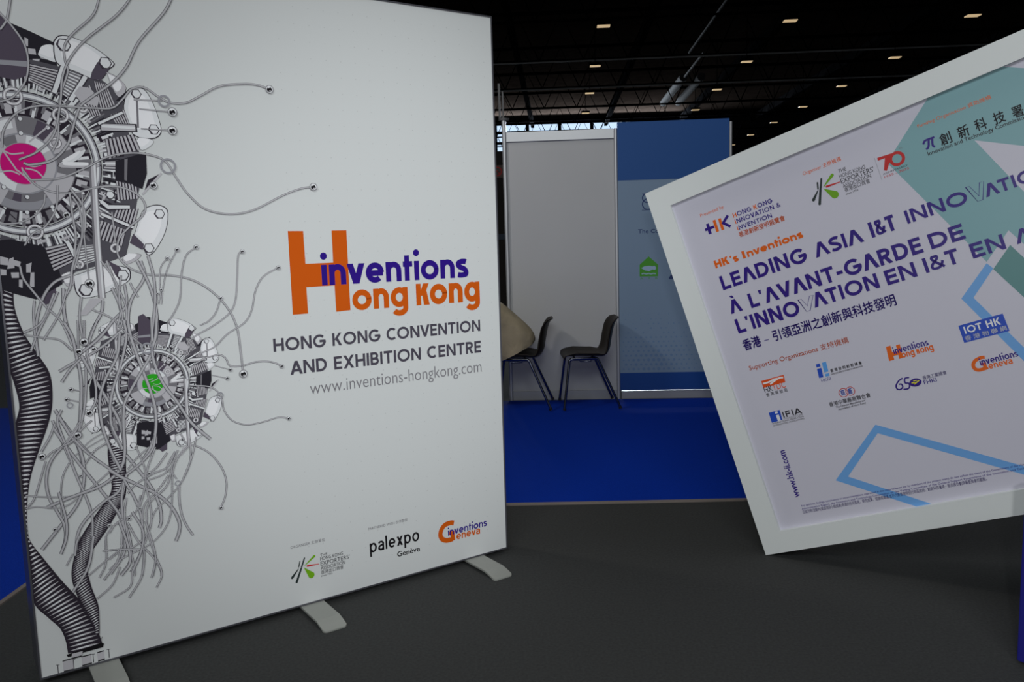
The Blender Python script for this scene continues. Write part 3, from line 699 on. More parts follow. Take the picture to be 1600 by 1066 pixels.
  ('W', 0.0055, [(0.8051, 1.468), (0.7885, 1.451), (0.7788, 1.3634), (0.7661, 1.2812), (0.7382, 1.2334), (0.6704, 1.1892), (0.6212, 1.1661), (0.583, 1.1424)]),
  ('W', 0.0056, [(0.9422, 1.4005), (0.881, 1.3694), (0.8463, 1.3153), (0.8275, 1.2436), (0.7963, 1.1955), (0.7275, 1.1567), (0.6757, 1.1117), (0.6158, 1.0902)]),
  ('W', 0.0054, [(0.7127, 1.2957), (0.6902, 1.2424), (0.6614, 1.2118), (0.6287, 1.1981)]),
  ('W', 0.0061, [(0.5974, 1.0539), (0.6356, 1.0717), (0.6626, 1.0771), (0.695, 1.0793), (0.7156, 1.0633), (0.73, 1.0338), (0.7768, 1.0286), (0.8252, 1.0375), (0.8708, 1.0355), (0.905, 1.026), (0.9316, 1.0098)]),
  ('W', 0.0056, [(0.5475, 0.9739), (0.6082, 0.9709), (0.6603, 0.9551), (0.6891, 0.9141), (0.6949, 0.8664), (0.7238, 0.8197), (0.7781, 0.7953), (0.8448, 0.7968), (0.9038, 0.8056), (0.9477, 0.7962)]),
  ('W', 0.0065, [(0.5304, 0.7981), (0.5492, 0.7582), (0.5915, 0.7372), (0.6336, 0.7019), (0.6704, 0.6433), (0.6846, 0.5833), (0.6761, 0.5274), (0.6568, 0.4862)]),
  ('W', 0.0033, [(0.6734, 1.04), (0.729, 1.0187)]),
  ('W', 0.0033, [(0.6576, 1.0057), (0.7148, 0.9867)]),
 ],
 'tendril_lower': [
  ('W', 0.0114, [(0.1785, 1.2444), (0.1986, 1.1922), (0.206, 1.1314), (0.213, 1.0655), (0.2111, 0.9908), (0.1911, 0.8476)]),
  ('W', 0.0079, [(0.2404, 1.2487), (0.2344, 1.1751)]),
  ('W', 0.0088, [(0.2819, 1.2454), (0.2509, 1.1735), (0.2346, 1.1005), (0.2278, 1.0169), (0.2148, 0.9338), (0.1914, 0.8522)]),
  ('W', 0.0107, [(0.3349, 1.2413), (0.2855, 1.1844), (0.2272, 1.1385)]),
  ('W', 0.0097, [(0.3556, 1.2018), (0.3094, 1.1633), (0.2514, 1.1268), (0.1911, 1.1005), (0.1484, 1.0776)]),
  ('W', 0.0095, [(0.2213, 1.1159), (0.1811, 1.0785), (0.1534, 1.04)]),
  ('W', 0.007, [(0.2198, 1.2503), (0.2181, 1.2043), (0.2132, 1.1446)]),
  ('W', 0.0119, [(0.222, 1.1251), (0.2533, 1.0467), (0.2821, 0.9816), (0.3185, 0.895), (0.3314, 0.8349), (0.3344, 0.7613), (0.3267, 0.7185)]),
  ('W', 0.0109, [(0.3672, 1.2387), (0.3711, 1.1766), (0.3464, 1.0836), (0.3135, 0.9966), (0.2968, 0.9222), (0.2997, 0.8496), (0.3265, 0.7724)]),
  ('W', 0.0108, [(0.3506, 1.1927), (0.3357, 1.1134), (0.2905, 1.0328), (0.268, 0.9644), (0.264, 0.8887), (0.2778, 0.8193), (0.2989, 0.7284)]),
  ('W', 0.0123, [(0.3803, 1.2377), (0.3879, 1.1655), (0.4151, 1.0568), (0.4361, 0.9762), (0.4486, 0.9008), (0.4424, 0.8175), (0.4198, 0.7615), (0.3894, 0.7191)]),
  ('W', 0.0111, [(0.4606, 1.241), (0.4574, 1.1688), (0.4508, 1.1112), (0.3996, 1.0295), (0.3487, 0.9439), (0.3347, 0.8781), (0.3338, 0.8102)]),
  ('W', 0.0124, [(0.4786, 1.2397), (0.4687, 1.1678), (0.4538, 1.1206), (0.4607, 1.0614), (0.4852, 0.9898), (0.5266, 0.9198), (0.5727, 0.8325), (0.6358, 0.7613)]),
  ('W', 0.0089, [(0.2393, 1.1327), (0.2568, 1.0369), (0.2553, 0.9661), (0.2352, 0.9262)]),
  ('W', 0.0044, [(0.1796, 1.0112), (0.2079, 1.003)]),
  ('W', 0.0044, [(0.1646, 0.9782), (0.2047, 0.9635)]),
  ('W', 0.0115, [(0.146, 0.9016), (0.1809, 0.8255), (0.1954, 0.747)]),
  ('W', 0.0098, [(0.1854, 0.8295), (0.2075, 0.7926), (0.2498, 0.7372)]),
  ('W', 0.0088, [(0.1911, 0.8476), (0.1687, 0.8275), (0.1387, 0.8137)]),
  ('W', 0.0036, [(0.2077, 0.7949), (0.2922, 0.8363)]),
  ('W', 0.0061, [(0.1728, 1.1762), (0.1949, 1.1464)]),
  ('W', 0.0041, [(0.3442, 1.2216), (0.3603, 1.2061), (0.4217, 1.1431)]),
  ('W', 0.004, [(0.1726, 0.7748), (0.2268, 0.8228), (0.2801, 0.8478)]),
  ('W', 0.0054, [(0.2128, 0.7534), (0.2409, 0.7869), (0.281, 0.8043)]),
  ('W', 0.0116, [(0.1251, 0.9473), (0.1659, 0.8476), (0.1874, 0.8063), (0.1982, 0.7329), (0.1875, 0.6534), (0.1619, 0.5961), (0.1116, 0.5399), (0.0443, 0.465)]),
  ('W', 0.009, [(0.1141, 0.9117), (0.1553, 0.7691), (0.1774, 0.6841), (0.1939, 0.628), (0.209, 0.5522), (0.2053, 0.4799), (0.1945, 0.4256)]),
  ('W', 0.0109, [(0.1158, 0.8836), (0.1469, 0.8178), (0.1936, 0.7289), (0.2419, 0.6426), (0.2911, 0.5492), (0.3213, 0.453)]),
  ('W', 0.0104, [(0.1987, 0.8944), (0.17, 0.847), (0.1029, 0.7783), (0.0792, 0.7124), (0.0817, 0.6461), (0.0998, 0.595), (0.1197, 0.5381), (0.1199, 0.4901), (0.106, 0.4472)]),
  ('W', 0.0077, [(0.1209, 0.8968), (0.1011, 0.8533), (0.0712, 0.8072)]),
  ('W', 0.006, [(0.0823, 0.7727), (0.056, 0.6982), (0.0357, 0.6461), (0.0139, 0.6226)]),
  ('W', 0.0087, [(0.1452, 0.9444), (0.1297, 0.9048), (0.1441, 0.8323), (0.1623, 0.7537)]),
  ('W', 0.0071, [(0.2063, 0.9358), (0.1908, 0.8484)]),
  ('W', 0.0101, [(0.177, 0.8317), (0.2145, 0.7778), (0.2817, 0.708), (0.3368, 0.6535)]),
  ('W', 0.0053, [(0.1566, 0.7594), (0.13, 0.7122), (0.1185, 0.6481), (0.1139, 0.5681)]),
  ('W', 0.0054, [(0.0136, 0.6646), (0.0639, 0.6497), (0.1319, 0.6359), (0.1818, 0.6353), (0.2339, 0.6491), (0.2826, 0.6639)]),
  ('W', 0.0119, [(0.0727, 0.6102), (0.1311, 0.6265), (0.1863, 0.6392), (0.2427, 0.6522), (0.288, 0.6775), (0.3217, 0.7153), (0.3349, 0.7718), (0.3381, 0.8687), (0.3447, 0.9259)]),
  ('W', 0.0052, [(0.0096, 0.6189), (0.0413, 0.6192), (0.0964, 0.6028), (0.1377, 0.606), (0.1728, 0.6275)]),
  ('W', 0.0108, [(0.3395, 0.6875), (0.3011, 0.621), (0.2555, 0.596), (0.2006, 0.554), (0.1627, 0.5043), (0.1488, 0.4367)]),
  ('W', 0.0109, [(0.2651, 0.9323), (0.2683, 0.8649), (0.2874, 0.7798), (0.3159, 0.6968)]),
  ('W', 0.01, [(0.2987, 0.9227), (0.2985, 0.865), (0.3266, 0.7781)]),
  ('W', 0.0058, [(0.2765, 0.8058), (0.2315, 0.7797), (0.2031, 0.7416)]),
  ('W', 0.0054, [(0.2767, 0.6992), (0.2354, 0.6681), (0.2083, 0.6493)]),
  ('W', 0.0103, [(0.3251, 0.6459), (0.3089, 0.58), (0.309, 0.4957), (0.3037, 0.3991)]),
  ('W', 0.0046, [(0.3259, 0.5118), (0.2829, 0.5015), (0.2498, 0.4695), (0.241, 0.4143)]),
  ('W', 0.0062, [(0.2365, 0.8935), (0.2006, 0.8658), (0.1729, 0.8323), (0.1049, 0.8014), (0.0874, 0.7857)]),
  ('W', 0.0052, [(0.1987, 0.8944), (0.1477, 0.827), (0.13, 0.8112)]),
  ('W', 0.0116, [(0.3376, 0.7498), (0.3891, 0.6614), (0.4207, 0.5952), (0.4371, 0.5362), (0.4379, 0.4852), (0.4288, 0.4567)]),
  ('W', 0.0127, [(0.2772, 0.7069), (0.3181, 0.6699), (0.3816, 0.623), (0.4336, 0.5825), (0.4763, 0.528), (0.5002, 0.4663), (0.4972, 0.4257), (0.4829, 0.3928)]),
  ('W', 0.0105, [(0.3239, 0.659), (0.352, 0.5891), (0.3693, 0.5205), (0.3707, 0.4497), (0.3613, 0.3862), (0.3194, 0.3132)]),
  ('W', 0.0104, [(0.2685, 0.5963), (0.2988, 0.5357), (0.3204, 0.4712), (0.3265, 0.4047), (0.3179, 0.3514), (0.2857, 0.3118)]),
  ('W', 0.0094, [(0.321, 0.6497), (0.3099, 0.5927), (0.3082, 0.5139), (0.3102, 0.4536), (0.3004, 0.3859), (0.2513, 0.3233)]),
  ('W', 0.0104, [(0.4412, 0.8066), (0.4284, 0.759), (0.3888, 0.7162), (0.332, 0.6772)]),
  ('W', 0.0079, [(0.5102, 0.6028), (0.5065, 0.5524), (0.5115, 0.4896), (0.5271, 0.4396), (0.5461, 0.4014)]),
  ('W', 0.0058, [(0.5853, 0.7785), (0.5659, 0.7102), (0.5425, 0.653), (0.5102, 0.6028), (0.4646, 0.561), (0.42, 0.5247), (0.3977, 0.4739), (0.3744, 0.4083)]),
  ('W', 0.0058, [(0.5542, 0.7479), (0.5132, 0.7092), (0.4902, 0.6525), (0.4801, 0.5476), (0.4629, 0.4746), (0.4265, 0.4266), (0.3781, 0.3973), (0.2949, 0.3722), (0.2481, 0.3391)]),
  ('W', 0.0059, [(0.5611, 0.7773), (0.5576, 0.6963), (0.5261, 0.6253)]),
  ('W', 0.0067, [(0.5053, 0.7308), (0.4735, 0.6809), (0.4214, 0.6654), (0.3602, 0.6372), (0.3311, 0.6082)]),
  ('W', 0.0067, [(0.4859, 0.6584), (0.4633, 0.6069), (0.3992, 0.5543), (0.3879, 0.4962), (0.3902, 0.435), (0.4061, 0.3395), (0.3922, 0.2784)]),
  ('W', 0.0066, [(0.4759, 0.6501), (0.44, 0.6065), (0.3857, 0.5571), (0.3745, 0.4992)]),
  ('W', 0.0067, [(0.3955, 0.6253), (0.4052, 0.5127), (0.3864, 0.446), (0.3287, 0.4041), (0.2539, 0.4122)]),
  ('W', 0.0068, [(0.3227, 0.5007), (0.3528, 0.4236), (0.4019, 0.3456), (0.4213, 0.2945), (0.4219, 0.2706)]),
  ('W', 0.006, [(0.3749, 0.5944), (0.3522, 0.5342), (0.2878, 0.5084), (0.2589, 0.4754)]),
  ('W', 0.0075, [(0.3056, 0.5094), (0.2966, 0.4219)]),
  ('W', 0.0067, [(0.3706, 0.389), (0.3561, 0.2879)]),
  ('W', 0.0058, [(0.492, 0.6775), (0.4774, 0.6701), (0.4529, 0.6544), (0.4014, 0.6441)]),
  ('W', 0.0049, [(0.4863, 0.6634), (0.5027, 0.6298)]),
  ('W', 0.0066, [(0.4379, 0.7624), (0.4048, 0.6884), (0.3902, 0.6163), (0.3671, 0.551)]),
  ('W', 0.0067, [(0.4775, 0.7356), (0.4319, 0.6835), (0.3895, 0.6664)]),
  ('W', 0.0057, [(0.371, 0.7785), (0.3854, 0.7316), (0.3955, 0.6852), (0.3947, 0.6154)]),
  ('W', 0.0056, [(0.4153, 0.7662), (0.3673, 0.7299), (0.3379, 0.6958)]),
  ('W', 0.0066, [(0.3256, 0.5945), (0.3147, 0.5124), (0.3318, 0.3277), (0.3293, 0.2949)]),
  ('W', 0.0046, [(0.2928, 0.4028), (0.2512, 0.3782)]),
  ('W', 0.0058, [(0.5057, 0.7358), (0.4739, 0.6859), (0.4766, 0.6601)]),
  ('W', 0.0058, [(0.5154, 0.7392), (0.4927, 0.6875), (0.4859, 0.6584)]),
  ('W', 0.0072, [(0.3685, 0.4052), (0.3684, 0.3546), (0.3516, 0.2827), (0.3052, 0.219)]),
  ('W', 0.0063, [(0.3238, 0.3153), (0.312, 0.2594), (0.2543, 0.2332)]),
  ('W', 0.0065, [(0.4036, 0.3629), (0.4245, 0.2806), (0.4014, 0.231)]),
  ('W', 0.0072, [(0.3829, 0.4944), (0.4048, 0.3796), (0.4048, 0.3285), (0.3875, 0.2732)]),
  ('W', 0.0102, [(0.2947, 0.5139), (0.3168, 0.4176), (0.319, 0.3501), (0.286, 0.3083)]),
  ('W', 0.0077, [(0.2986, 0.4219), (0.2754, 0.3611), (0.2273, 0.3071)]),
  ('W', 0.0061, [(0.2473, 0.4671), (0.2396, 0.3701), (0.2138, 0.319)]),
  ('W', 0.0054, [(0.3672, 0.3887), (0.2937, 0.4065), (0.2323, 0.4148)]),
  ('W', 0.0054, [(0.2901, 0.4074), (0.2325, 0.3719), (0.1794, 0.3362)]),
  ('W', 0.0062, [(0.285, 0.342), (0.2546, 0.2832), (0.2006, 0.244)]),
  ('W', 0.0106, [(0.2085, 0.4761), (0.182, 0.3683), (0.1263, 0.2892)]),
  ('W', 0.0052, [(0.1377, 0.4281), (0.1138, 0.3898)]),
  ('W', 0.0096, [(0.1119, 0.6573), (0.1271, 0.551), (0.1219, 0.4882), (0.1004, 0.4357)]),
  ('W', 0.0095, [(0.341, 0.5369), (0.3723, 0.4548), (0.3592, 0.3822), (0.3235, 0.3111)]),
  ('W', 0.0089, [(0.1634, 0.4866), (0.1506, 0.4573), (0.1439, 0.4185)]),
 ],
 'hose': [
  ('H', [[(0.0108, 1.4891), (0.0444, 1.435)], [(0.0043, 1.4157), (0.0398, 1.3821)], [(-0.0013, 1.3102), (0.0367, 1.3033)], [(-0.0024, 1.2143), (0.057, 1.2155)], [(0.0017, 1.1127), (0.0922, 1.1401)], [(0.0129, 1.0506), (0.121, 1.0707)], [(0.0212, 0.9729), (0.1213, 0.9814)], [(0.0044, 0.9094), (0.1033, 0.9055)], [(0.0043, 0.821), (0.0666, 0.8148)], [(0.006, 0.7315), (0.0343, 0.7284)], [(0.0068, 0.6303), (0.0145, 0.6309)], [(0.0067, 0.5397), (0.0089, 0.5324)], [(0.0062, 0.4897), (0.0179, 0.4915)], [(0.0056, 0.4143), (0.0478, 0.4313)], [(0.0044, 0.2876), (0.0973, 0.3369)], [(0.0436, 0.2179), (0.1472, 0.2522)], [(0.0755, 0.1706), (0.1733, 0.1919)], [(0.0895, 0.1211), (0.1933, 0.1279)], [(0.0934, 0.0696), (0.2054, 0.068)]], 92),
  ('H', [[(0.2862, 0.8734), (0.3334, 0.8827)], [(0.286, 0.8174), (0.3388, 0.8159)], [(0.2778, 0.7672), (0.3375, 0.7711)], [(0.2783, 0.6941), (0.3336, 0.6934)], [(0.277, 0.6234), (0.3278, 0.618)], [(0.2186, 0.548), (0.314, 0.5801)], [(0.163, 0.471), (0.256, 0.4922)], [(0.1339, 0.3886), (0.1977, 0.4177)], [(0.1275, 0.336), (0.1809, 0.3624)], [(0.1387, 0.2736), (0.1859, 0.2966)], [(0.1601, 0.2078), (0.2027, 0.2197)], [(0.1821, 0.1458), (0.2017, 0.1545)], [(0.1839, 0.1161), (0.1983, 0.1117)]], 88),
 ],
 'hose_flange': [
  ('P', 'black', [(0.088, 0.0671), (0.1881, 0.0738), (0.195, 0.0763), (0.2104, 0.0725), (0.2057, 0.0584), (0.1535, 0.0584), (0.0923, 0.0565)]),
  ('P', 'lightgrey', [(0.0743, 0.0461), (0.1088, 0.0461), (0.1089, 0.0051), (0.0753, 0.0071)]),
  ('S', 'black', 0.0042, [(0.0743, 0.0461), (0.1088, 0.0461)], 0),
  ('S', 'black', 0.0047, [(0.0753, 0.0071), (0.1089, 0.0051)], 0),
  ('P', 'lightgrey', [(0.1347, 0.0428), (0.1655, 0.0422), (0.1664, 0.0093), (0.1346, 0.0094)]),
  ('S', 'black', 0.0043, [(0.1347, 0.0428), (0.1655, 0.0422)], 0),
  ('S', 'black', 0.0047, [(0.1346, 0.0094), (0.1664, 0.0093)], 0),
  ('P', 'lightgrey', [(0.1855, 0.042), (0.208, 0.0426), (0.2087, 0.0111), (0.1861, 0.0096)]),
  ('S', 'black', 0.0043, [(0.1855, 0.042), (0.208, 0.0426)], 0),
  ('S', 'black', 0.0048, [(0.1861, 0.0096), (0.2087, 0.0111)], 0),
  ('P', 'lightgrey', [(0.1062, 0.0674), (0.141, 0.0665), (0.1351, 0.0478), (0.1024, 0.0482)]),
  ('S', 'black', 0.0042, [(0.1062, 0.0674), (0.141, 0.0665)], 0),
  ('S', 'black', 0.0047, [(0.1024, 0.0482), (0.1351, 0.0478)], 0),
  ('S', 'dark', 0.0023, [(0.0586, 0.037), (0.0581, 0.0057)], 0),
  ('S', 'dark', 0.0018, [(0.0527, 0.038), (0.0645, 0.0361)], 0),
  ('S', 'dark', 0.0023, [(0.1084, 0.0411), (0.1079, 0.0095)], 0),
  ('S', 'dark', 0.0019, [(0.1024, 0.042), (0.1144, 0.0402)], 0),
  ('S', 'dark', 0.0024, [(0.1721, 0.0411), (0.1717, 0.0091)], 0),
  ('S', 'dark', 0.0019, [(0.1659, 0.042), (0.1782, 0.0401)], 0),
  ('S', 'dark', 0.0024, [(0.2238, 0.0427), (0.2236, 0.0104)], 0),
  ('S', 'dark', 0.0019, [(0.2176, 0.0437), (0.2301, 0.0418)], 0),
  ('S', 'dark', 0.0019, [(0.191, 0.1101), (0.1975, 0.0796), (0.2065, 0.0976)], 0),
 ],
}
ENGINE = [
 ('P', 'edge', [(0.71, 5.11), (2.0, 4.88), (3.12, 4.53), (3.87, 4.41), (4.93, 3.58), (4.78, 2.83), (5.04, 1.54), (5.43, 0.81), (5.52, -0.33), (5.27, -1.28), (5.0, -2.42), (4.62, -3.85), (4.37, -4.71), (3.11, -5.14), (1.89, -5.46), (1.17, -6.07), (0.02, -6.2), (-0.84, -6.15), (-1.42, -4.77), (-1.3, -3.45), (-0.33, -3.83), (1.05, -3.59), (2.63, -2.6), (3.55, -0.74), (3.7, 1.21), (2.72, 2.7), (1.26, 3.67), (0.49, 3.87)], None),
 ('segc', 'lightgrey', -100, -98.8, 3.748798391391424, 4.504886101678306),
 ('segc', 'lightgrey', -98, -96.4, 3.780581249166354, 4.712592684455083),
 ('segc', 'midgrey', -96, -95.2, 3.7122436382842308, 4.118853398384349),
 ('segc', 'dark', -94, -92.8, 3.6672672619455406, 4.685585319637905),
 ('segc', 'pale', -92, -91.2, 3.693485296982025, 4.26027234120289),
 ('segc', 'ink', -90, -88.8, 3.6198705915027776, 4.108524223232786),
 ('segc', 'midgrey', -88, -87.2, 3.7404813568985964, 4.6956244916755585),
 ('segc', 'pale', -86, -84.4, 3.66120892153438, 4.146755628214767),
 ('segc', 'dark', -84, -83.2, 3.7433984257569186, 4.185956555241001),
 ('segc', 'ink', -82, -81.2, 3.6223262919367314, 4.724082615141374),
 ('segc', 'pale', -80, -78.4, 3.706432548919282, 4.724960692817554),
 ('segc', 'lightgrey', -78, -77.2, 3.791641078079299, 4.218084634554642),
 ('segc', 'ink', -76, -75.2, 3.640297483680596, 4.680932090424711),
 ('segc', 'ink', -74, -72.8, 3.566284928343919, 4.207871437134334),
 ('segc', 'pale', -72, -70.4, 3.550845779843589, 4.295883415500151),
 ('segc', 'ink', -70, -69.2, 3.627489482900782, 4.5406572622059995),
 ('segc', 'midgrey', -68, -66.4, 3.6289482764616108, 4.632036748520596),
 ('segc', 'lightgrey', -66, -65.2, 3.564250232383947, 4.412791951053961),
 ('segc', 'dark', -64, -62.4, 3.639411016264708, 4.733814716043753),
 ('segc', 'pale', -62, -60.8, 3.641546118960465, 4.362791152758478),
 ('segc', 'dark', -60, -58.8, 3.561681779674735, 4.476037238886969),
 ('segc', 'ink', -58, -57.2, 3.7389341031128294, 4.217597667168181),
 ('segc', 'midgrey', -56, -54.8, 3.6781240030281115, 4.704275957738389),
 ('segc', 'ink', -54, -52.8, 3.577013217266208, 4.680262209780933),
 ('segc', 'ink', -52, -50.8, 3.559157894985707, 4.586458736715031),
 ('segc', 'dark', -50, -49.2, 3.6351851338760555, 4.71477012027742),
 ('segc', 'ink', -48, -46.8, 3.6189190941382154, 4.497037899760206),
 ('segc', 'dark', -46, -44.8, 3.721491457739472, 4.556694377246079),
 ('segc', 'dark', -44, -42.4, 3.587217011155812, 4.299011194447879),
 ('segc', 'midgrey', -42, -41.2, 3.730032204927042, 4.547963481776769),
 ('segc', 'pale', -40, -38.4, 3.7809017039945125, 4.15262285091992),
 ('segc', 'lightgrey', -38, -36.4, 3.6359582253290257, 4.120687213944411),
 ('segc', 'lightgrey', -36, -34.8, 3.5864072547400503, 4.26263575774567),
 ('segc', 'lightgrey', -34, -33.2, 3.750416107650034, 4.736382903497256),
 ('segc', 'ink', -32, -31.2, 3.795325121528775, 4.317220440842055),
 ('segc', 'ink', -30, -28.4, 3.7741240046695053, 4.466630947719284),
 ('segc', 'ink', -28, -26.8, 3.6432494069435544, 4.368984568635447),
 ('segc', 'midgrey', -26, -24.8, 3.5853006021178415, 4.138200901814379),
 ('segc', 'pale', -24, -23.2, 3.7940018924366576, 4.699302173402495),
 ('segc', 'midgrey', -22, -20.4, 3.7323762549417134, 4.394800993234555),
 ('segc', 'ink', -20, -18.8, 3.6509473538060866, 4.411377592594349),
 ('segc', 'midgrey', -18, -16.4, 3.789953970870741, 4.195229135626287),
 ('segc', 'midgrey', -16, -14.8, 3.5950300743601047, 4.507527231120645),
 ('segc', 'pale', -14, -12.4, 3.7668467016943254, 4.41971031522007),
 ('segc', 'ink', -12, -10.4, 3.696871078133617, 4.334862051464771),
 ('segc', 'ink', -10, -8.8, 3.6898285826751396, 4.122307047573962),
 ('segc', 'midgrey', -8, -6.8, 3.7424368682894045, 4.534399904180719),
 ('segc', 'ink', -6, -4.8, 3.71242303732531, 4.549073921631205),
 ('segc', 'dark', -4, -2.8, 3.686747723023811, 4.47742953713003),
 ('segc', 'lightgrey', -2, -0.8, 3.6657347472176447, 4.262949987216578),
 ('segc', 'lightgrey', 0, 1.6, 3.7494064866687555, 4.6308417839946365),
 ('segc', 'lightgrey', 2, 3.2, 3.7344568381784766, 4.326124930218005),
 ('segc', 'ink', 4, 4.8, 3.76747781311529, 4.638322634365446),
 ('segc', 'ink', 6, 7.2, 3.6795348576118387, 4.5474190219667525),
 ('segc', 'ink', 8, 8.8, 3.7591550703384518, 4.4440710525001075),
 ('segc', 'midgrey', 10, 11.2, 3.722856396211007, 4.709298099242193),
 ('segc', 'lightgrey', 12, 13.2, 3.5929566886588566, 4.56779620935066),
 ('segc', 'pale', 14, 15.6, 3.716389057294337, 4.607241558347241),
 ('segc', 'pale', 16, 17.6, 3.743676186478004, 4.373514819865919),
 ('segc', 'lightgrey', 18, 18.8, 3.5988997142017314, 4.51396333445578),
 ('segc', 'pale', 20, 21.6, 3.5951856874284114, 4.481191341852355),
 ('segc', 'ink', 22, 23.6, 3.7296155833487616, 4.593348150669576),
 ('segc', 'ink', 24, 24.8, 3.5635357526909743, 4.741204455543537),
 ('segc', 'ink', 26, 26.8, 3.670665466773063, 4.186792475149324),
 ('segc', 'midgrey', 28, 29.2, 3.6377749591698847, 4.456408481472562),
 ('segc', 'dark', 30, 31.6, 3.601091563399595, 4.530640597996608),
 ('segc', 'ink', 32, 32.8, 3.637630095715403, 4.566709899805996),
 ('segc', 'midgrey', 34, 34.8, 3.722213837190289, 4.7188692929673435),
 ('segc', 'dark', 36, 37.6, 3.7033910227965237, 4.455707975424988),
 ('segc', 'pale', 38, 39.6, 3.6348433281315544, 4.161634081541991),
 ('segc', 'ink', 40, 40.8, 3.654775481688311, 4.477582554821481),
 ('segc', 'lightgrey', 42, 43.6, 3.6423606799309556, 4.628443402547747),
 ('segc', 'pale', 44, 45.2, 3.6909647846166624, 4.192373116701126),
 ('segc', 'ink', 46, 47.6, 3.5727078001035677, 4.7221881842572415),
 ('segc', 'lightgrey', 48, 48.8, 3.6454634549243714, 4.63380229980315),
 ('segc', 'pale', 50, 51.6, 3.5851751210641853, 4.3119274118377104),
 ('segc', 'pale', 52, 53.2, 3.657300222724087, 4.50914659216795),
 ('segc', 'midgrey', 54, 55.2, 3.6698936942451716, 4.734842279159414),
 ('segc', 'midgrey', 56, 56.8, 3.698952494550404, 4.56039404903991),
 ('segc', 'ink', 58, 59.2, 3.6127670705607007, 4.268886025113367),
 ('segc', 'ink', 60, 61.2, 3.782386135098335, 4.112786355297633),
 ('segc', 'dark', 62, 62.8, 3.7150147114353005, 4.1931394212693585),
 ('segc', 'ink', 64, 65.2, 3.5599941264497232, 4.724540104629502),
 ('segc', 'midgrey', 66, 66.8, 3.6700741483505155, 4.188686150218721),
 ('segc', 'ink', 68, 69.2, 3.7454768095850253, 4.464205006718352),
 ('segc', 'ink', 70, 70.8, 3.730364072302031, 4.259679118309745),
 ('segc', 'midgrey', 72, 73.6, 3.798120824759139, 4.285723603446575),
 ('segc', 'pale', 74, 75.6, 3.773750693943685, 4.436842388057483),
 ('segc', 'ink', 76, 77.2, 3.620586861173618, 4.110512297185205),
 ('segc', 'pale', 78, 79.2, 3.732818994913003, 4.560217743877166),
 ('segc', 'ink', 80, 81.2, 3.7204403678793776, 4.1173002906279175),
 ('segc', 'ink', 82, 82.8, 3.550709036835326, 4.628214673578911),
 ('segc', 'lightgrey', 84, 84.8, 3.771985143958443, 4.4595983415555125),
 ('segc', 'dark', 86, 87.2, 3.7445956662437525, 4.4546349866261075),
 ('segc', 'pale', 88, 89.6, 3.7270453042411575, 4.378025496651827),
 ('segc', 'midgrey', 90, 91.2, 3.668929930761206, 4.51095297464551),
 ('segc', 'lightgrey', 92, 92.8, 3.7747242933073055, 4.543513330472528),
 ('segc', 'dark', 94, 95.2, 3.7590696580768124, 4.402305031117166),
 ('segc', 'midgrey', 96, 97.6, 3.621590270192166, 4.5515039664234855),
 ('segc', 'ink', 98, 98.8, 3.5913623498350615, 4.607473951258453),
 ('segc', 'pale', -99, -97.9, 3.6, 4.547616383988766),
 ('segc', 'pale', -94, -92.9, 3.6, 4.644345014161177),
 ('segc', 'pale', -89, -87.9, 3.6, 4.68646092165536),
 ('segc', 'pale', -84, -82.9, 3.6, 4.46897238252136),
 ('segc', 'pale', -79, -77.9, 3.6, 4.4127803772160865),
 ('segc', 'pale', -74, -72.9, 3.6, 4.470703113868174),
 ('segc', 'pale', -69, -67.9, 3.6, 4.224277039127124),
 ('segc', 'pale', -64, -62.9, 3.6, 4.566317135207427),
 ('segc', 'pale', -59, -57.9, 3.6, 4.333602417333401),
 ('segc', 'pale', -54, -52.9, 3.6, 4.242598097740674),
 ('segc', 'pale', -49, -47.9, 3.6, 4.231458793817466),
 ('segc', 'pale', -44, -42.9, 3.6, 4.671083078628604),
 ('segc', 'pale', -39, -37.9, 3.6, 4.366525798747683),
 ('segc', 'pale', -34, -32.9, 3.6, 4.414668091307156),
 ('segc', 'pale', -29, -27.9, 3.6, 4.234352306270355),
 ('segc', 'pale', -24, -22.9, 3.6, 4.402629170198918),
 ('segc', 'pale', -19, -17.9, 3.6, 4.4433455551001915),
 ('segc', 'pale', -14, -12.9, 3.6, 4.261687513597543),
 ('segc', 'pale', -9, -7.9, 3.6, 4.261178245467067),
 ('segc', 'pale', -4, -2.9, 3.6, 4.5072777526294345),
 ('segc', 'pale', 1, 2.1, 3.6, 4.612174705238063),
 ('segc', 'pale', 6, 7.1, 3.6, 4.2555779550688095),
 ('segc', 'pale', 11, 12.1, 3.6, 4.6474232611605),
 ('segc', 'pale', 16, 17.1, 3.6, 4.697026545153904),
 ('segc', 'pale', 21, 22.1, 3.6, 4.552886959604911),
 ('segc', 'pale', 26, 27.1, 3.6, 4.4189852004860715),
 ('segc', 'pale', 31, 32.1, 3.6, 4.291542924235061),
 ('segc', 'pale', 36, 37.1, 3.6, 4.2926430315298445),
 ('segc', 'pale', 41, 42.1, 3.6, 4.601027702395543),
 ('segc', 'pale', 46, 47.1, 3.6, 4.233613967233915),
 ('segc', 'pale', 51, 52.1, 3.6, 4.306569402082126),
 ('segc', 'pale', 56, 57.1, 3.6, 4.477755529091562),
 ('segc', 'pale', 61, 62.1, 3.6, 4.530105850023028),
 ('segc', 'pale', 66, 67.1, 3.6, 4.572763034224525),
 ('segc', 'pale', 71, 72.1, 3.6, 4.339935210561608),
 ('segc', 'pale', 76, 77.1, 3.6, 4.485551665631144),
 ('segc', 'pale', 81, 82.1, 3.6, 4.259177036368615),
 ('segc', 'pale', 86, 87.1, 3.6, 4.3992652560713035),
 ('segc', 'pale', 91, 92.1, 3.6, 4.511859895044315),
 ('segc', 'pale', 96, 97.1, 3.6, 4.2049844474780205),
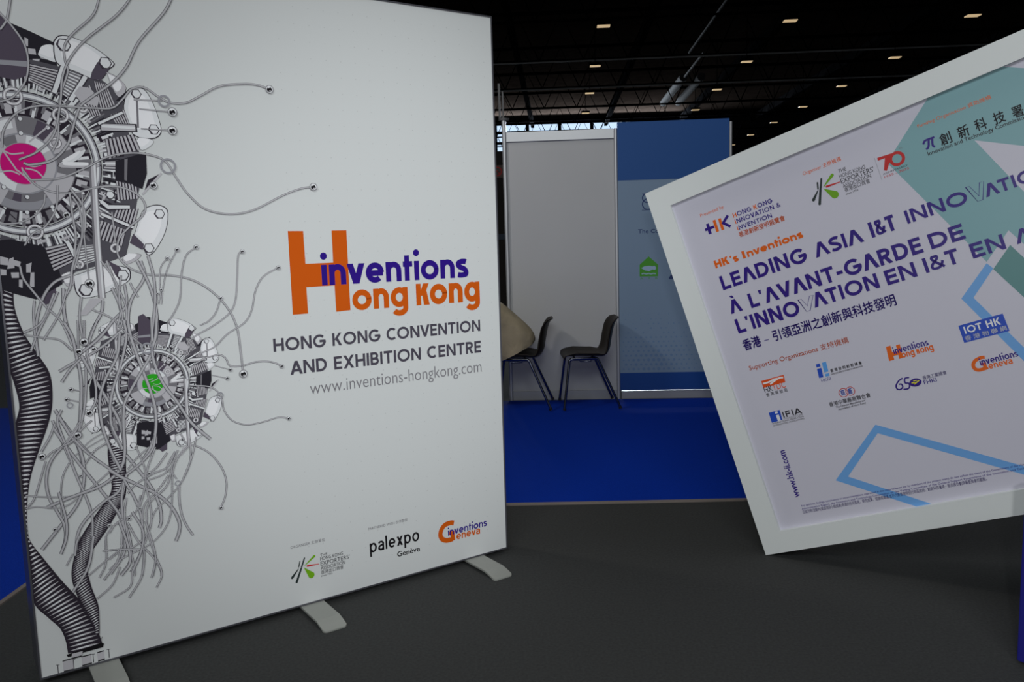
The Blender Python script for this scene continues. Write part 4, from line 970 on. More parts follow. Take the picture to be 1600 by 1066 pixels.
 ('segc', 'ink', -77.62682289057803, -73.17892407972188, 4.285476441683006, 4.439330242915697),
 ('segc', 'lightgrey', -23.902341024495527, -21.14679498483048, 3.655751220421734, 3.7788858136983743),
 ('segc', 'pale', 1.1103796597193423, 4.426613274670197, 4.510422540768764, 4.625590070676313),
 ('segc', 'pale', -46.70385108742486, -40.66370695555503, 4.350578614200966, 4.49692887738767),
 ('segc', 'pale', -8.865737021095697, -3.29925547483188, 3.9889036191949274, 4.114404993455714),
 ('segc', 'dark', -78.80376235460602, -72.48683791207665, 4.2679532158072755, 4.378599919940111),
 ('segc', 'ink', -8.834752847767135, -4.4324131969536245, 3.98985211310481, 4.0821807367182075),
 ('segc', 'ink', 56.3280807497612, 58.59637671019659, 3.6294609780766134, 3.704541084293744),
 ('segc', 'pale', 85.8878783998907, 91.63591610755022, 4.281112556117825, 4.349490269062494),
 ('segc', 'pale', 78.16756335170507, 80.86638946733898, 4.091445711408527, 4.213925458775335),
 ('segc', 'lightgrey', -27.683330112656463, -21.03063007537982, 3.835018844081477, 3.9655513577511106),
 ('segc', 'lightgrey', 56.24788480469664, 61.4873332960283, 3.9781388859184488, 4.118589204397495),
 ('segc', 'dark', -12.65504522147036, -7.691911171359216, 4.45157613726123, 4.568901982633073),
 ('segc', 'dark', 45.63040513025069, 47.815916169193535, 3.9955098991340505, 4.0741440733039544),
 ('segc', 'ink', -57.83631080764465, -52.53007399068902, 4.090029147932361, 4.184880907604853),
 ('segc', 'ink', -13.872340550009554, -10.256048160319665, 3.9005465782417126, 4.00673637598568),
 ('segc', 'dark', -58.59563552299203, -54.72246505518814, 4.253361753814228, 4.351927501901482),
 ('segc', 'lightgrey', 72.26513765182654, 74.8163217799557, 3.7521139186029364, 3.893956508101648),
 ('segc', 'dark', 47.56989616558002, 51.98007579909156, 4.27198601540303, 4.335195566338283),
 ('segc', 'dark', 80.65876866042368, 86.09733990571188, 3.9689680272047583, 4.096349401337882),
 ('segc', 'dark', -5.3709687197833915, 0.5557816148879517, 4.545404374271403, 4.637833393850024),
 ('segc', 'pale', -8.76311668643038, -6.595456040251715, 3.8399490008450896, 3.9714296975120233),
 ('segc', 'ink', 14.196814997417988, 20.755180155170997, 4.2564692488178855, 4.387140490819727),
 ('segc', 'lightgrey', 34.29973862506054, 37.715454664706165, 3.784476215154208, 3.9177109855964702),
 ('segc', 'pale', 41.40639565085783, 44.28462306624763, 3.763353210507646, 3.8442301023743313),
 ('segc', 'lightgrey', -86.65499327543387, -84.62362985293895, 4.208680802812039, 4.274767488658066),
 ('segc', 'dark', 53.06002989003193, 55.22637816663278, 4.010168805493097, 4.153722638254747),
 ('segc', 'dark', 64.08074988870763, 69.66343000497433, 4.165200644359091, 4.248900158106479),
 ('segc', 'ink', 57.60678874940007, 59.87559618602985, 3.691946660993518, 3.7762930227828084),
 ('segc', 'dark', -85.41302901126872, -83.17352368096577, 3.99731891290507, 4.1406616710297435),
 ('segc', 'dark', -10.28338217638219, -3.532703675416033, 4.24049354978905, 4.319943269709347),
 ('segc', 'pale', 37.188683872219485, 41.84522929644702, 4.240553797799032, 4.308989772759758),
 ('segc', 'pale', -35.36129332891237, -30.369860778535298, 3.7079804158718823, 3.853657099901388),
 ('segc', 'lightgrey', -54.26214591607325, -49.82944576549476, 3.6174082699508334, 3.734550473824319),
 ('segc', 'dark', -23.440555339753004, -16.87556193008291, 4.225099272524838, 4.315860369664409),
 ('segc', 'pale', -9.68202867070815, -4.909703575334503, 4.4264157250499885, 4.500287377915188),
 ('segc', 'lightgrey', -3.187642867486275, 2.909545523401908, 4.379905578288472, 4.4711931777422995),
 ('segc', 'pale', -70.33543004107256, -64.84956016089083, 3.681984963056518, 3.821865874487719),
 ('segc', 'lightgrey', 88.87623339613327, 91.1834450668844, 4.266298830847341, 4.396359070019901),
 ('segc', 'lightgrey', -85.87408875164067, -79.46079036926295, 3.7998539402796414, 3.948406928673642),
 ('segc', 'ink', -81.34370580382783, -75.58211978706625, 4.369456947698663, 4.485065364047415),
 ('segc', 'pale', 75.25709632279501, 80.13074096638184, 4.254098115416758, 4.358316375573472),
 ('segc', 'dark', 60.192130883331686, 65.83223180380014, 4.25545856789753, 4.38557624074891),
 ('segc', 'ink', -44.13797631679426, -39.328322247465785, 4.412076008359007, 4.504203818677722),
 ('segc', 'ink', -36.77551722393242, -31.396034286953565, 3.737330139149666, 3.8258822586089045),
 ('segc', 'dark', -82.93054392148511, -80.79318251712345, 4.363787751935122, 4.428850808858224),
 ('segc', 'lightgrey', -70.27754107840327, -63.53144233832256, 3.9571483823355664, 4.078348555547128),
 ('segc', 'lightgrey', -51.09154276391001, -48.08561755072312, 4.028903230468356, 4.1247275747848136),
 ('segc', 'pale', -63.973920710089104, -58.33975492451804, 4.219209742746673, 4.288739445311866),
 ('segc', 'pale', 5.759334974926219, 9.990411102391423, 3.77119542234069, 3.9250491794498545),
 ('segc', 'lightgrey', 56.007382583594904, 60.23653270432231, 3.7182028080037592, 3.8010320451824704),
 ('segc', 'dark', 18.283104691575133, 24.12060940138449, 3.7715267333494475, 3.9251563603988537),
 ('segc', 'dark', 6.194218769138601, 8.712034013592707, 4.569665218080754, 4.711091104570583),
 ('segc', 'dark', -15.303115991915377, -13.138762892860843, 3.6523112878766453, 3.770010361903457),
 ('segc', 'ink', -3.421084627801278, 0.8998653370058971, 4.481789195196977, 4.561921877875859),
 ('segc', 'lightgrey', 61.12432515784889, 66.94715811293662, 3.9032265347423594, 4.0417509627833095),
 ('segc', 'dark', -25.336532020297142, -20.24576101222373, 4.408840924860829, 4.508926662528191),
 ('segc', 'ink', -67.81971128927938, -63.911846702354474, 4.431679010676802, 4.5010559352880986),
 ('segc', 'lightgrey', -19.571674549901402, -13.070766111007467, 4.353608656806437, 4.433540358225547),
 ('segc', 'ink', 56.436991046814484, 62.75258796012855, 3.9240604883220076, 4.046370826410211),
 ('P', 'plum', [(-0.85, 6.89), (-0.38, 7.08), (-0.11, 6.77), (0.38, 6.19), (0.62, 5.36), (0.54, 4.31), (-0.04, 4.05), (-1.08, 4.22)], None),
 ('P', 'ringgrey', [(-1.02, 4.94), (0.59, 5.01), (0.58, 4.73), (-1.03, 4.75)], None),
 ('P', 'ink', [(-1.79, -3.78), (-0.86, -3.71), (0.52, -4.1), (1.15, -5.41), (1.22, -6.06), (-0.02, -6.77), (-0.87, -6.45), (-1.98, -5.98)], None),
 ('P', 'lightgrey', [(-1.4, -4.54), (-1.06, -4.64), (-1.09, -5.0), (-1.43, -4.94)], None),
 ('P', 'lightgrey', [(-1.03, -4.69), (-0.83, -4.6), (-0.83, -5.14), (-1.15, -5.17)], None),
 ('P', 'lightgrey', [(-0.84, -4.74), (-0.53, -4.84), (-0.6, -5.11), (-0.86, -5.0)], None),
 ('P', 'lightgrey', [(-1.45, -5.16), (-1.19, -5.21), (-1.21, -5.48), (-1.48, -5.47)], None),
 ('P', 'lightgrey', [(-1.01, -5.36), (-0.66, -5.37), (-0.68, -5.64), (-0.99, -5.63)], None),
 ('P', 'lightgrey', [(-0.31, -4.98), (-0.06, -4.9), (-0.15, -5.4), (-0.34, -5.39)], None),
 ('P', 'lightgrey', [(-0.15, -5.4), (0.01, -5.4), (-0.05, -6.13), (-0.25, -6.12)], None),
 ('P', 'lightgrey', [(-0.69, -5.73), (-0.53, -5.74), (-0.57, -6.15), (-0.72, -6.09)], None),
 ('P', 'pale', [(1.09, 5.4), (1.32, 5.82), (1.84, 5.87), (1.94, 5.09), (1.2, 5.28)], 1),
 ('P', 'pale', [(1.86, 6.05), (2.12, 6.36), (2.69, 6.37), (3.66, 5.97), (4.46, 5.37), (4.49, 5.15), (4.26, 4.95), (3.74, 4.36), (2.8, 4.68), (2.01, 4.97), (1.84, 5.39)], 1),
 ('P', 'plum', [(3.77, 5.26), (3.47, 4.74), (3.36, 4.37), (3.87, 4.37), (4.3, 4.95)], None),
 ('bolt', 2.27, 5.96, 0.352, 0.0),
 ('bolt', 4.13, 5.25, 0.336, 0.0),
 ('F', [(0.69, 4.89), (2.03, 4.7), (1.61, 3.52), (0.62, 4.02)], -8, 'lightgrey', 'dark'),
 ('F', [(2.43, 4.69), (2.96, 4.52), (2.44, 3.22), (2.01, 3.55)], -8, 'midgrey', 'pale'),
 ('F', [(3.52, 4.29), (4.11, 4.16), (4.46, 3.18), (3.74, 2.77)], 6, 'lightgrey', 'dark'),
 ('F', [(2.8, 3.61), (3.34, 4.1), (3.73, 2.58), (3.21, 2.46)], 5, 'lightgrey', 'dark'),
 ('S', 'dark', 0.304, [(2.16, 4.89), (1.65, 3.57)], 0),
 ('S', 'pale', 0.208, [(2.16, 4.89), (1.65, 3.57)], 0),
 ('S', 'dark', 0.304, [(3.16, 4.49), (2.35, 3.22)], 0),
 ('S', 'pale', 0.208, [(3.16, 4.49), (2.35, 3.22)], 0),
 ('P', 'lightgrey', [(2.55, 3.59), (2.83, 3.97), (3.32, 3.92), (3.71, 3.4), (3.59, 3.03), (2.85, 3.16)], None),
 ('P', 'lightgrey', [(4.16, 4.8), (4.66, 4.57), (5.05, 4.05), (4.67, 3.56), (4.36, 4.09)], 1),
 ('P', 'ink', [(4.48, 3.36), (5.23, 4.06), (5.96, 4.23), (5.57, 3.81), (4.91, 3.39)], None),
 ('P', 'pale', [(5.03, 3.73), (5.41, 4.08), (5.94, 4.02), (6.34, 3.3), (6.62, 2.18), (6.54, 1.75), (6.11, 1.52), (5.23, 1.69), (4.87, 2.84)], 1),
 ('S', 'midgrey', 0.104, [(5.54, 3.53), (5.48, 2.03)], 0),
 ('bolt', 5.52, 3.79, 0.272, 0.0),
 ('bolt', 6.27, 1.98, 0.304, 0.0),
 ('P', 'pale', [(5.48, 1.52), (6.11, 1.45), (6.14, 1.21), (5.61, 0.86), (5.27, 1.18)], 1),
 ('F', [(4.16, 2.61), (4.88, 2.93), (5.09, 2.2), (4.46, 2.07)], 6, 'lightgrey', 'dark'),
 ('F', [(3.8, 1.35), (5.23, 1.69), (5.52, 0.91), (3.89, 0.34)], 8, 'lightgrey', 'dark'),
 ('S', 'ink', 0.432, [(3.63, 1.96), (5.43, 2.01)], 0),
 ('S', 'lightgrey', 0.336, [(3.68, 1.98), (5.34, 2.01)], 0),
 ('S', 'pale', 0.128, [(3.72, 2.03), (5.34, 2.02)], 0),
 ('S', 'dark', 0.208, [(3.52, 2.12), (4.78, 2.78)], 0),
 ('S', 'pale', 0.128, [(3.56, 2.14), (4.78, 2.78)], 0),
 ('P', 'ink', [(4.23, 0.25), (5.78, 0.77), (5.74, -0.37), (5.45, -1.18), (4.59, -0.83), (4.15, -0.73)], None),
 ('P', 'midgrey', [(4.68, 0.36), (4.84, 0.41), (4.72, -0.77), (4.59, -0.72)], None),
 ('P', 'dark', [(5.76, -0.7), (6.48, -0.31), (5.53, -1.34)], None),
 ('S', 'lightgrey', 0.096, [(6.48, -0.32), (5.43, -1.47)], 0),
 ('F', [(4.15, -0.84), (5.02, -0.95), (5.15, -1.57), (4.26, -1.67)], 6, 'lightgrey', 'dark'),
 ('P', 'pale', [(4.86, -3.65), (5.36, -2.41), (5.93, -2.08), (6.44, -2.14), (6.64, -2.51), (6.43, -3.49), (5.85, -4.45), (5.46, -4.68), (5.22, -4.24), (4.76, -3.74)], 1),
 ('P', 'plum', [(4.82, -3.55), (5.32, -4.14), (5.21, -4.43), (4.6, -4.03)], None),
 ('bolt', 6.22, -2.51, 0.288, 0.0),
 ('bolt', 5.54, -4.34, 0.296, 0.0),
 ('P', 'lightgrey', [(4.56, -4.6), (5.1, -4.67), (4.89, -4.95), (4.34, -5.17), (4.18, -4.88)], 1),
 ('F', [(4.03, -2.31), (5.19, -2.22), (4.84, -3.27), (3.82, -2.78)], 7, 'lightgrey', 'dark'),
 ('F', [(3.29, -2.82), (4.48, -3.36), (4.23, -4.21), (2.88, -3.7)], 8, 'lightgrey', 'dark'),
 ('F', [(4.15, -0.76), (5.19, -1.08), (5.23, -1.69), (4.16, -1.79)], 7, 'lightgrey', 'dark'),
 ('S', 'dark', 0.272, [(3.37, -1.84), (3.69, -2.14), (4.75, -2.14)], 0),
 ('S', 'pale', 0.176, [(3.37, -1.84), (3.69, -2.14), (4.75, -2.14)], 0),
 ('S', 'dark', 0.24, [(3.32, -2.49), (4.85, -3.22)], 0),
 ('S', 'pale', 0.144, [(3.32, -2.49), (4.85, -3.22)], 0),
 ('bolt', 3.83, -1.51, 0.24, 0.0),
 ('P', 'pale', [(1.79, -5.67), (3.28, -5.22), (4.32, -5.36), (4.47, -5.75), (4.26, -6.13), (3.16, -6.64), (2.2, -6.82), (1.85, -6.47)], 1),
 ('P', 'plum', [(3.47, -4.95), (3.98, -5.25), (4.29, -5.75), (3.76, -5.72)], None),
 ('bolt', 2.28, -6.42, 0.36, 0.0),
 ('bolt', 4.12, -5.74, 0.336, 0.0),
 ('F', [(0.6, -4.15), (1.6, -3.95), (1.94, -4.89), (0.9, -5.4)], -7, 'lightgrey', 'dark'),
 ('F', [(2.08, -4.15), (2.85, -4.08), (2.87, -4.92), (2.08, -5.17)], -7, 'midgrey', 'pale'),
 ('S', 'dark', 0.272, [(1.61, -3.86), (1.95, -4.7)], 0),
 ('S', 'pale', 0.176, [(1.61, -3.86), (1.95, -4.7)], 0),
 ('P', 'lightgrey', [(1.21, -5.6), (1.72, -5.44), (1.75, -6.09), (1.41, -6.17)], 1),
 ('A', 'dark', 1.4, 3.1),
 ('seg', 'midgrey', 0, 7, 2.45, 2.95),
 ('seg', 'lightgrey', 12, 19, 2.45, 2.95),
 ('seg', 'lightgrey', 24, 31, 2.45, 2.95),
 ('seg', 'midgrey', 36, 43, 2.45, 2.95),
 ('seg', 'lightgrey', 48, 55, 2.45, 2.95),
 ('seg', 'lightgrey', 60, 67, 2.45, 2.95),
 ('seg', 'midgrey', 72, 79, 2.45, 2.95),
 ('seg', 'lightgrey', 84, 91, 2.45, 2.95),
 ('seg', 'lightgrey', 96, 103, 2.45, 2.95),
 ('seg', 'midgrey', 108, 115, 2.45, 2.95),
 ('seg', 'lightgrey', 120, 127, 2.45, 2.95),
 ('seg', 'lightgrey', 132, 139, 2.45, 2.95),
 ('seg', 'midgrey', 144, 151, 2.45, 2.95),
 ('seg', 'lightgrey', 156, 163, 2.45, 2.95),
 ('seg', 'lightgrey', 168, 175, 2.45, 2.95),
 ('seg', 'midgrey', 180, 187, 2.45, 2.95),
 ('seg', 'lightgrey', 192, 199, 2.45, 2.95),
 ('seg', 'lightgrey', 204, 211, 2.45, 2.95),
 ('seg', 'midgrey', 216, 223, 2.45, 2.95),
 ('seg', 'lightgrey', 228, 235, 2.45, 2.95),
 ('seg', 'lightgrey', 240, 247, 2.45, 2.95),
 ('seg', 'midgrey', 252, 259, 2.45, 2.95),
 ('seg', 'lightgrey', 264, 271, 2.45, 2.95),
 ('seg', 'lightgrey', 276, 283, 2.45, 2.95),
 ('seg', 'midgrey', 288, 295, 2.45, 2.95),
 ('seg', 'lightgrey', 300, 307, 2.45, 2.95),
 ('seg', 'lightgrey', 312, 319, 2.45, 2.95),
 ('seg', 'midgrey', 324, 331, 2.45, 2.95),
 ('seg', 'lightgrey', 336, 343, 2.45, 2.95),
 ('seg', 'lightgrey', 348, 355, 2.45, 2.95),
 ('seg', 'pale', 6, 9, 2.2, 3.0),
 ('seg', 'pale', 23, 26, 2.2, 3.0),
 ('seg', 'pale', 40, 43, 2.2, 3.0),
 ('seg', 'pale', 57, 60, 2.2, 3.0),
 ('seg', 'pale', 74, 77, 2.2, 3.0),
 ('seg', 'pale', 91, 94, 2.2, 3.0),
 ('seg', 'pale', 108, 111, 2.2, 3.0),
 ('seg', 'pale', 125, 128, 2.2, 3.0),
 ('seg', 'pale', 142, 145, 2.2, 3.0),
 ('seg', 'pale', 159, 162, 2.2, 3.0),
 ('seg', 'pale', 176, 179, 2.2, 3.0),
 ('seg', 'pale', 193, 196, 2.2, 3.0),
 ('seg', 'pale', 210, 213, 2.2, 3.0),
 ('seg', 'pale', 227, 230, 2.2, 3.0),
 ('seg', 'pale', 244, 247, 2.2, 3.0),
 ('seg', 'pale', 261, 264, 2.2, 3.0),
 ('seg', 'pale', 278, 281, 2.2, 3.0),
 ('seg', 'pale', 295, 298, 2.2, 3.0),
 ('seg', 'pale', 312, 315, 2.2, 3.0),
 ('seg', 'pale', 329, 332, 2.2, 3.0),
 ('seg', 'pale', 346, 349, 2.2, 3.0),
 ('seg', 'midgrey', 3, 6, 2.7, 3.1),
 ('seg', 'midgrey', 12, 15, 2.7, 3.1),
 ('seg', 'midgrey', 21, 24, 2.7, 3.1),
 ('seg', 'midgrey', 30, 33, 2.7, 3.1),
 ('seg', 'midgrey', 39, 42, 2.7, 3.1),
 ('seg', 'midgrey', 48, 51, 2.7, 3.1),
 ('seg', 'midgrey', 57, 60, 2.7, 3.1),
 ('seg', 'midgrey', 66, 69, 2.7, 3.1),
 ('seg', 'midgrey', 75, 78, 2.7, 3.1),
 ('seg', 'midgrey', 84, 87, 2.7, 3.1),
 ('seg', 'midgrey', 93, 96, 2.7, 3.1),
 ('seg', 'midgrey', 102, 105, 2.7, 3.1),
 ('seg', 'midgrey', 111, 114, 2.7, 3.1),
 ('seg', 'midgrey', 120, 123, 2.7, 3.1),
 ('seg', 'midgrey', 129, 132, 2.7, 3.1),
 ('seg', 'midgrey', 138, 141, 2.7, 3.1),
 ('seg', 'midgrey', 147, 150, 2.7, 3.1),
 ('seg', 'midgrey', 156, 159, 2.7, 3.1),
 ('seg', 'midgrey', 165, 168, 2.7, 3.1),
 ('seg', 'midgrey', 174, 177, 2.7, 3.1),
 ('seg', 'midgrey', 183, 186, 2.7, 3.1),
 ('seg', 'midgrey', 192, 195, 2.7, 3.1),
 ('seg', 'midgrey', 201, 204, 2.7, 3.1),
 ('seg', 'midgrey', 210, 213, 2.7, 3.1),
 ('seg', 'midgrey', 219, 222, 2.7, 3.1),
 ('seg', 'midgrey', 228, 231, 2.7, 3.1),
 ('seg', 'midgrey', 237, 240, 2.7, 3.1),
 ('seg', 'midgrey', 246, 249, 2.7, 3.1),
 ('seg', 'midgrey', 255, 258, 2.7, 3.1),
 ('seg', 'midgrey', 264, 267, 2.7, 3.1),
 ('seg', 'midgrey', 273, 276, 2.7, 3.1),
 ('seg', 'midgrey', 282, 285, 2.7, 3.1),
 ('seg', 'midgrey', 291, 294, 2.7, 3.1),
 ('seg', 'midgrey', 300, 303, 2.7, 3.1),
 ('seg', 'midgrey', 309, 312, 2.7, 3.1),
 ('seg', 'midgrey', 318, 321, 2.7, 3.1),
 ('seg', 'midgrey', 327, 330, 2.7, 3.1),
 ('seg', 'midgrey', 336, 339, 2.7, 3.1),
 ('seg', 'midgrey', 345, 348, 2.7, 3.1),
 ('seg', 'midgrey', 354, 357, 2.7, 3.1),
 ('A', 'midgrey', 1.4, 2.35),
 ('seg', 'lightgrey', 95, 150, 1.5, 2.3),
 ('seg', 'lightgrey', 200, 240, 1.5, 2.3),
 ('seg', 'lightgrey', 300, 345, 1.5, 2.3),
 ('seg', 'lightgrey', 20, 50, 1.5, 2.3),
 ('seg', 'plum', 50, 70, 1.5, 2.3),
 ('seg', 'plum', 160, 185, 1.5, 2.3),
 ('seg', 'plum', 250, 262, 1.5, 2.3),
 ('seg', 'pale', 100, 130, 1.75, 2.2),
 ('seg', 'ringgrey', 240, 300, 1.9, 2.3),
 ('A', 'ringgrey', 1.0, 1.5),
 ('A', 'lightgrey', 1.02, 1.42),
 ('seg', 'pale', 30, 80, 1.03, 1.42),
 ('seg', 'pale', 200, 250, 1.03, 1.42),
 ('seg', 'midgrey', 100, 130, 1.03, 1.42),
 ('A', 'dark', 3.16, 3.55),
 ('A', 'ringgrey', 3.2, 3.5),
 ('A', 'pale', 3.28, 3.42),
 ('bolt', 0.03, 2.19, 0.128, 0.0),
 ('bolt', 0.01, 1.49, 0.128, 0.0),
 ('bolt', 1.21, 1.82, 0.128, 0.0),
 ('bolt', 0.02, -1.64, 0.128, 0.0),
 ('bolt', -0.05, -2.4, 0.128, 0.0),
 ('bolt', 1.09, -2.13, 0.128, 0.0),
 ('bolt', -0.95, -1.16, 0.128, 0.0),
 ('ring', 1.84, 2.47, 0.384, 0.128),
 ('ring', 1.48, 1.07, 0.288, 0.128),
 ('ring', 2.91, 2.9, 0.24, 0.128),
 ('ring', -0.18, 3.26, 0.432, 0.128),
 ('ring', 0.22, -3.37, 0.384, 0.128),
 ('ring', 2.09, -5.08, 0.224, 0.128),
 ('ring', 3.87, -4.29, 0.256, 0.128),
 ('P', 'pale', [(1.64, 0.09), (2.82, 0.81), (2.53, 0.34), (1.75, -0.09)], 1),
 ('P', 'lightgrey', [(1.6, 0.09), (3.27, 0.09), (3.26, -0.1), (1.67, -0.14)], 1),
 ('S', 'dark', 0.048, [(-0.55, -2.75), (-1.18, -2.04)], 0),
 ('S', 'lightgrey', 0.08, [(1.27, 1.91), (0.33, 1.07)], 0),
 ('S', 'midgrey', 0.368, [(3.12, 0.15), (3.01, -4.17), (3.01, -6.87)], 0),
 ('S', 'lightgrey', 0.24, [(3.16, 0.15), (3.04, -4.18), (3.03, -6.87)], 0),
 ('S', 'pale', 0.08, [(3.21, 0.15), (3.09, -4.18), (3.08, -6.88)], 0),
 ('P', 'lightgrey', [(2.45, -6.88), (3.14, -6.91), (2.77, -7.19), (2.21, -7.72), (1.74, -7.76), (2.07, -7.43)], None),
 ('ball', 2.47, -6.11, 0.208, 0.0),
 ('ball', 1.71, -2.53, 0.176, 0.0),
 ('disc',),
 ('S', 'lightgrey', 0.072, [(-0.87, 0.67), (-0.5, 0.47), (0.05, 0.53)], 1),
 ('S', 'lightgrey', 0.072, [(-0.18, 0.2), (0.43, 0.45), (0.69, 0.73)], 1),
 ('S', 'lightgrey', 0.072, [(-0.3, -0.36), (-0.67, 0.33), (-0.87, 0.67)], 1),
 ('S', 'lightgrey', 0.072, [(-0.0, -0.0), (0.46, -0.12), (0.96, 0.07)], 1),
 ('S', 'lightgrey', 0.072, [(-0.3, -0.32), (0.25, -0.79), (0.88, -0.87)], 1),
 ('S', 'lightgrey', 0.072, [(-1.04, -0.42), (-0.57, -0.37), (-0.2, -0.53)], 1),
 ('S', 'lightgrey', 0.072, [(-0.09, -0.18), (0.03, -0.62), (0.38, -1.06)], 1),
 ('S', 'lightgrey', 0.072, [(0.06, -0.22), (0.52, -0.34), (0.81, -0.65)], 1),
]

# ------------------------------------------------------------------ setting: floor, ceiling, far wall
carpet_grey = mat('grey_carpet', (60, 61, 61), .95, noise=(90, .16), bump=(600, .5), spec=.15)
carpet_blue = mat('blue_carpet', (2, 48, 158), .95, noise=(140, .15), bump=(700, .5), spec=.1)
black_steel = mat('black_steel', (10, 10, 11), .95, noise=(3, .3), spec=0)
grey_steel = mat('galvanised_steel', (150, 150, 152), .5, .2)
deck = mat('roof_deck', (28, 23, 20), .95, noise=(2, .25), spec=0)
HALL = Vector((.058, 1, 0)).normalized(); CROSS = Vector((1, -.058, 0)).normalized()
b = MB(); b.box(-30, 50, -12, 84, -.1, 0); fl = tag(b.build('floor', carpet_grey), kind='structure')
b = MB(); b.box(-30, 50, -12, 84, 12.6, 12.8)
tag(b.build('ceiling', deck), kind='structure')
b = MB()
for x in (-30.2, 50): b.box(x, x+.2, 80, 80.3, 0, 12.6)
b.box(-30, 50, 80, 80.3, 0, 7.4); b.box(-30, -13, 80, 80.3, 7.4, 12.6); b.box(17, 50, 80, 80.3, 7.4, 12.6); b.box(-13, 17, 80, 80.3, 12.2, 12.6)
tag(b.build('wall_back', mat('dark_wall', (20, 20, 24), .9)), kind='structure')
pane_mat = mat('daylight_pane', (200, 226, 255), .3, emit=1.1)
for i in range(10):
    x0 = -13+3*i
    f = MB(); f.box(x0, x0+.16, 79.9, 80.05, 7.4, 12.2); f.box(x0+2.84, x0+3, 79.9, 80.05, 7.4, 12.2)
    for z in (7.4, 8.35, 9.3, 10.25, 11.2, 12.02): f.box(x0+.16, x0+2.84, 79.9, 80.05, z, z+.26)
    w = tag(f.build('window_%d' % (i+1), black_steel), kind='structure')
    p = MB(); p.box(x0+.05, x0+2.95, 80.06, 80.1, 7.45, 12.15); p.build('pane', pane_mat, w)
# roof structure: cross trusses at each row of lamps and long beams down the hall
n = 0
for row in range(8):
    y = 24.4+7*row; n += 1; t = MB()
    c = Vector((3.2+.058*(y-31.4), y+.9, 0))
    A, B = c-CROSS*32, c+CROSS*40
    t.tube([A+Vector((0, 0, 9.5)), B+Vector((0, 0, 9.5))], .05, 6); t.tube([A+Vector((0, 0, 11.6)), B+Vector((0, 0, 11.6))], .09, 6)
    for k in range(36):
        p = A.lerp(B, k/36); q = A.lerp(B, (k+1)/36); m = (p+q)/2
        t.tube([p+Vector((0, 0, 9.5)), m+Vector((0, 0, 11.6)), q+Vector((0, 0, 9.5))], .035, 5, False)
    tr = tag(t.build('trim_%d' % n, black_steel), kind='structure')
    if row not in (2, 3): continue
    t = MB(); t.tube([A+Vector((0, -.12, 9.42)), B+Vector((0, -.12, 9.42))], .035, 6); t.build('conduit', grey_steel, tr)
for k in range(11):
    x = -21.5+6.8*k; n += 1; t = MB()
    a = Vector((x, 18, 0)); bb = a+HALL*62; s = CROSS*.14; up = Vector((0, 0, .55))
    for z in (11.7,):
        v = [p+o+Vector((0, 0, z)) for p in (a, bb) for o in (-s, s, s+up, -s+up)]
        t.add(v, [(0, 1, 2, 3), (7, 6, 5, 4), (0, 4, 5, 1), (1, 5, 6, 2), (2, 6, 7, 3), (3, 7, 4, 0)])
    tag(t.build('trim_%d' % n, black_steel), kind='structure')
def duct(px, y0, y1, z, r, label):
    t = MB(); a = Vector((px+.058*(y0-31.4), y0, z)); t.tube([a, a+HALL*(y1-y0)], r, 10)
    tag(t.build('ceiling_pipe', grey_pipe), label, 'pipe')
grey_pipe = mat('dull_pipe', (80, 80, 82), .8, spec=.05)
duct(8.2, 31, 41, 10.0, .05, 'long thin steel pipe slanting through the dark roof left of the middle lamps')
duct(8.9, 41, 47, 10.0, .06, 'short steel pipe hanging under the roof above the blue banner')
duct(9.35, 50.5, 60, 10.6, .24, 'thick round pipe in the far roof, left one of a pair')
duct(10.4, 50.5, 60, 10.6, .24, 'thick round pipe in the far roof, right one of a pair')
# ------------------------------------------------------------------ ceiling lamps
lamp_mat = mat('lamp_diffuser', (255, 222, 172), .4, emit=.5)
def make_lamp():
    root = empty('ceiling_lamp', Matrix.Identity(4), 'x', 'lamp', 'hall ceiling lamps')
    h = MB(); h.box(-.26, .26, -.22, .22, .0, .1); h.build('housing', black_steel, root)
    d = MB(); d.box(-.23, .23, -.16, .16, -.03, .0); d.build('diffuser', lamp_mat, root)
    r = MB(); r.tube([(0, 0, .14), (0, 0, 2.5)], .015, 6); r.build('hanger', black_steel, root)
    return root
def copy_tree(o, parent=None):
    c = o.copy(); COL.objects.link(c)
    if parent: c.parent = parent
    for ch in list(o.children): copy_tree(ch, c)
    return c
lamp = make_lamp(); first = True
ORD = ['nearest', 'second', 'third', 'fourth', 'fifth', 'sixth', 'farthest']
for name, x0, rows in (('left lamp line beside the tall light box', 3.6, 4), ('middle lamp line above the blue banner', 10.3, 4), ('right lamp line above the tilted board', 16.85, 7)):
    for i in range(rows):
        o = lamp if first else copy_tree(lamp); first = False
        y = 31.2+7.05*i
        o.location = (x0+.06*(y-31.2), y, 9); o.rotation_euler = (0, 0, -.058)
        w = ORD[i] if i < rows-1 else 'farthest'
        o['label'] = 'small amber hall lamp, %s one in the %s' % (w, name)
# ------------------------------------------------------------------ blue carpet
c_root = empty('blue_carpet', (0, 0, 0), 'royal blue carpet laid over the grey floor, running to the partition wall', 'carpet')
b = MB(); L = [(-9, -2), (-2.25, -2), (-2.25, 4.715), (7, 4.48), (7, 7.24), (-.05, 7.725), (-2.5, 7.9), (-9, 8.4)]
b.prism(L, 'z', 0, .006); b.build('pile', carpet_blue, c_root)
strip = mat('carpet_strip', (128, 118, 112), .6)
b = MB(); b.prism([(-2.25, 4.69), (7, 4.455), (7, 4.485), (-2.25, 4.72)], 'z', 0, .008); b.build('edge_strip', strip, c_root)
b = MB(); b.prism([(-2.265, -2), (-2.24, -2), (-2.24, 4.69), (-2.265, 4.69)], 'z', 0, .008); b.build('edge_strip', strip, c_root)
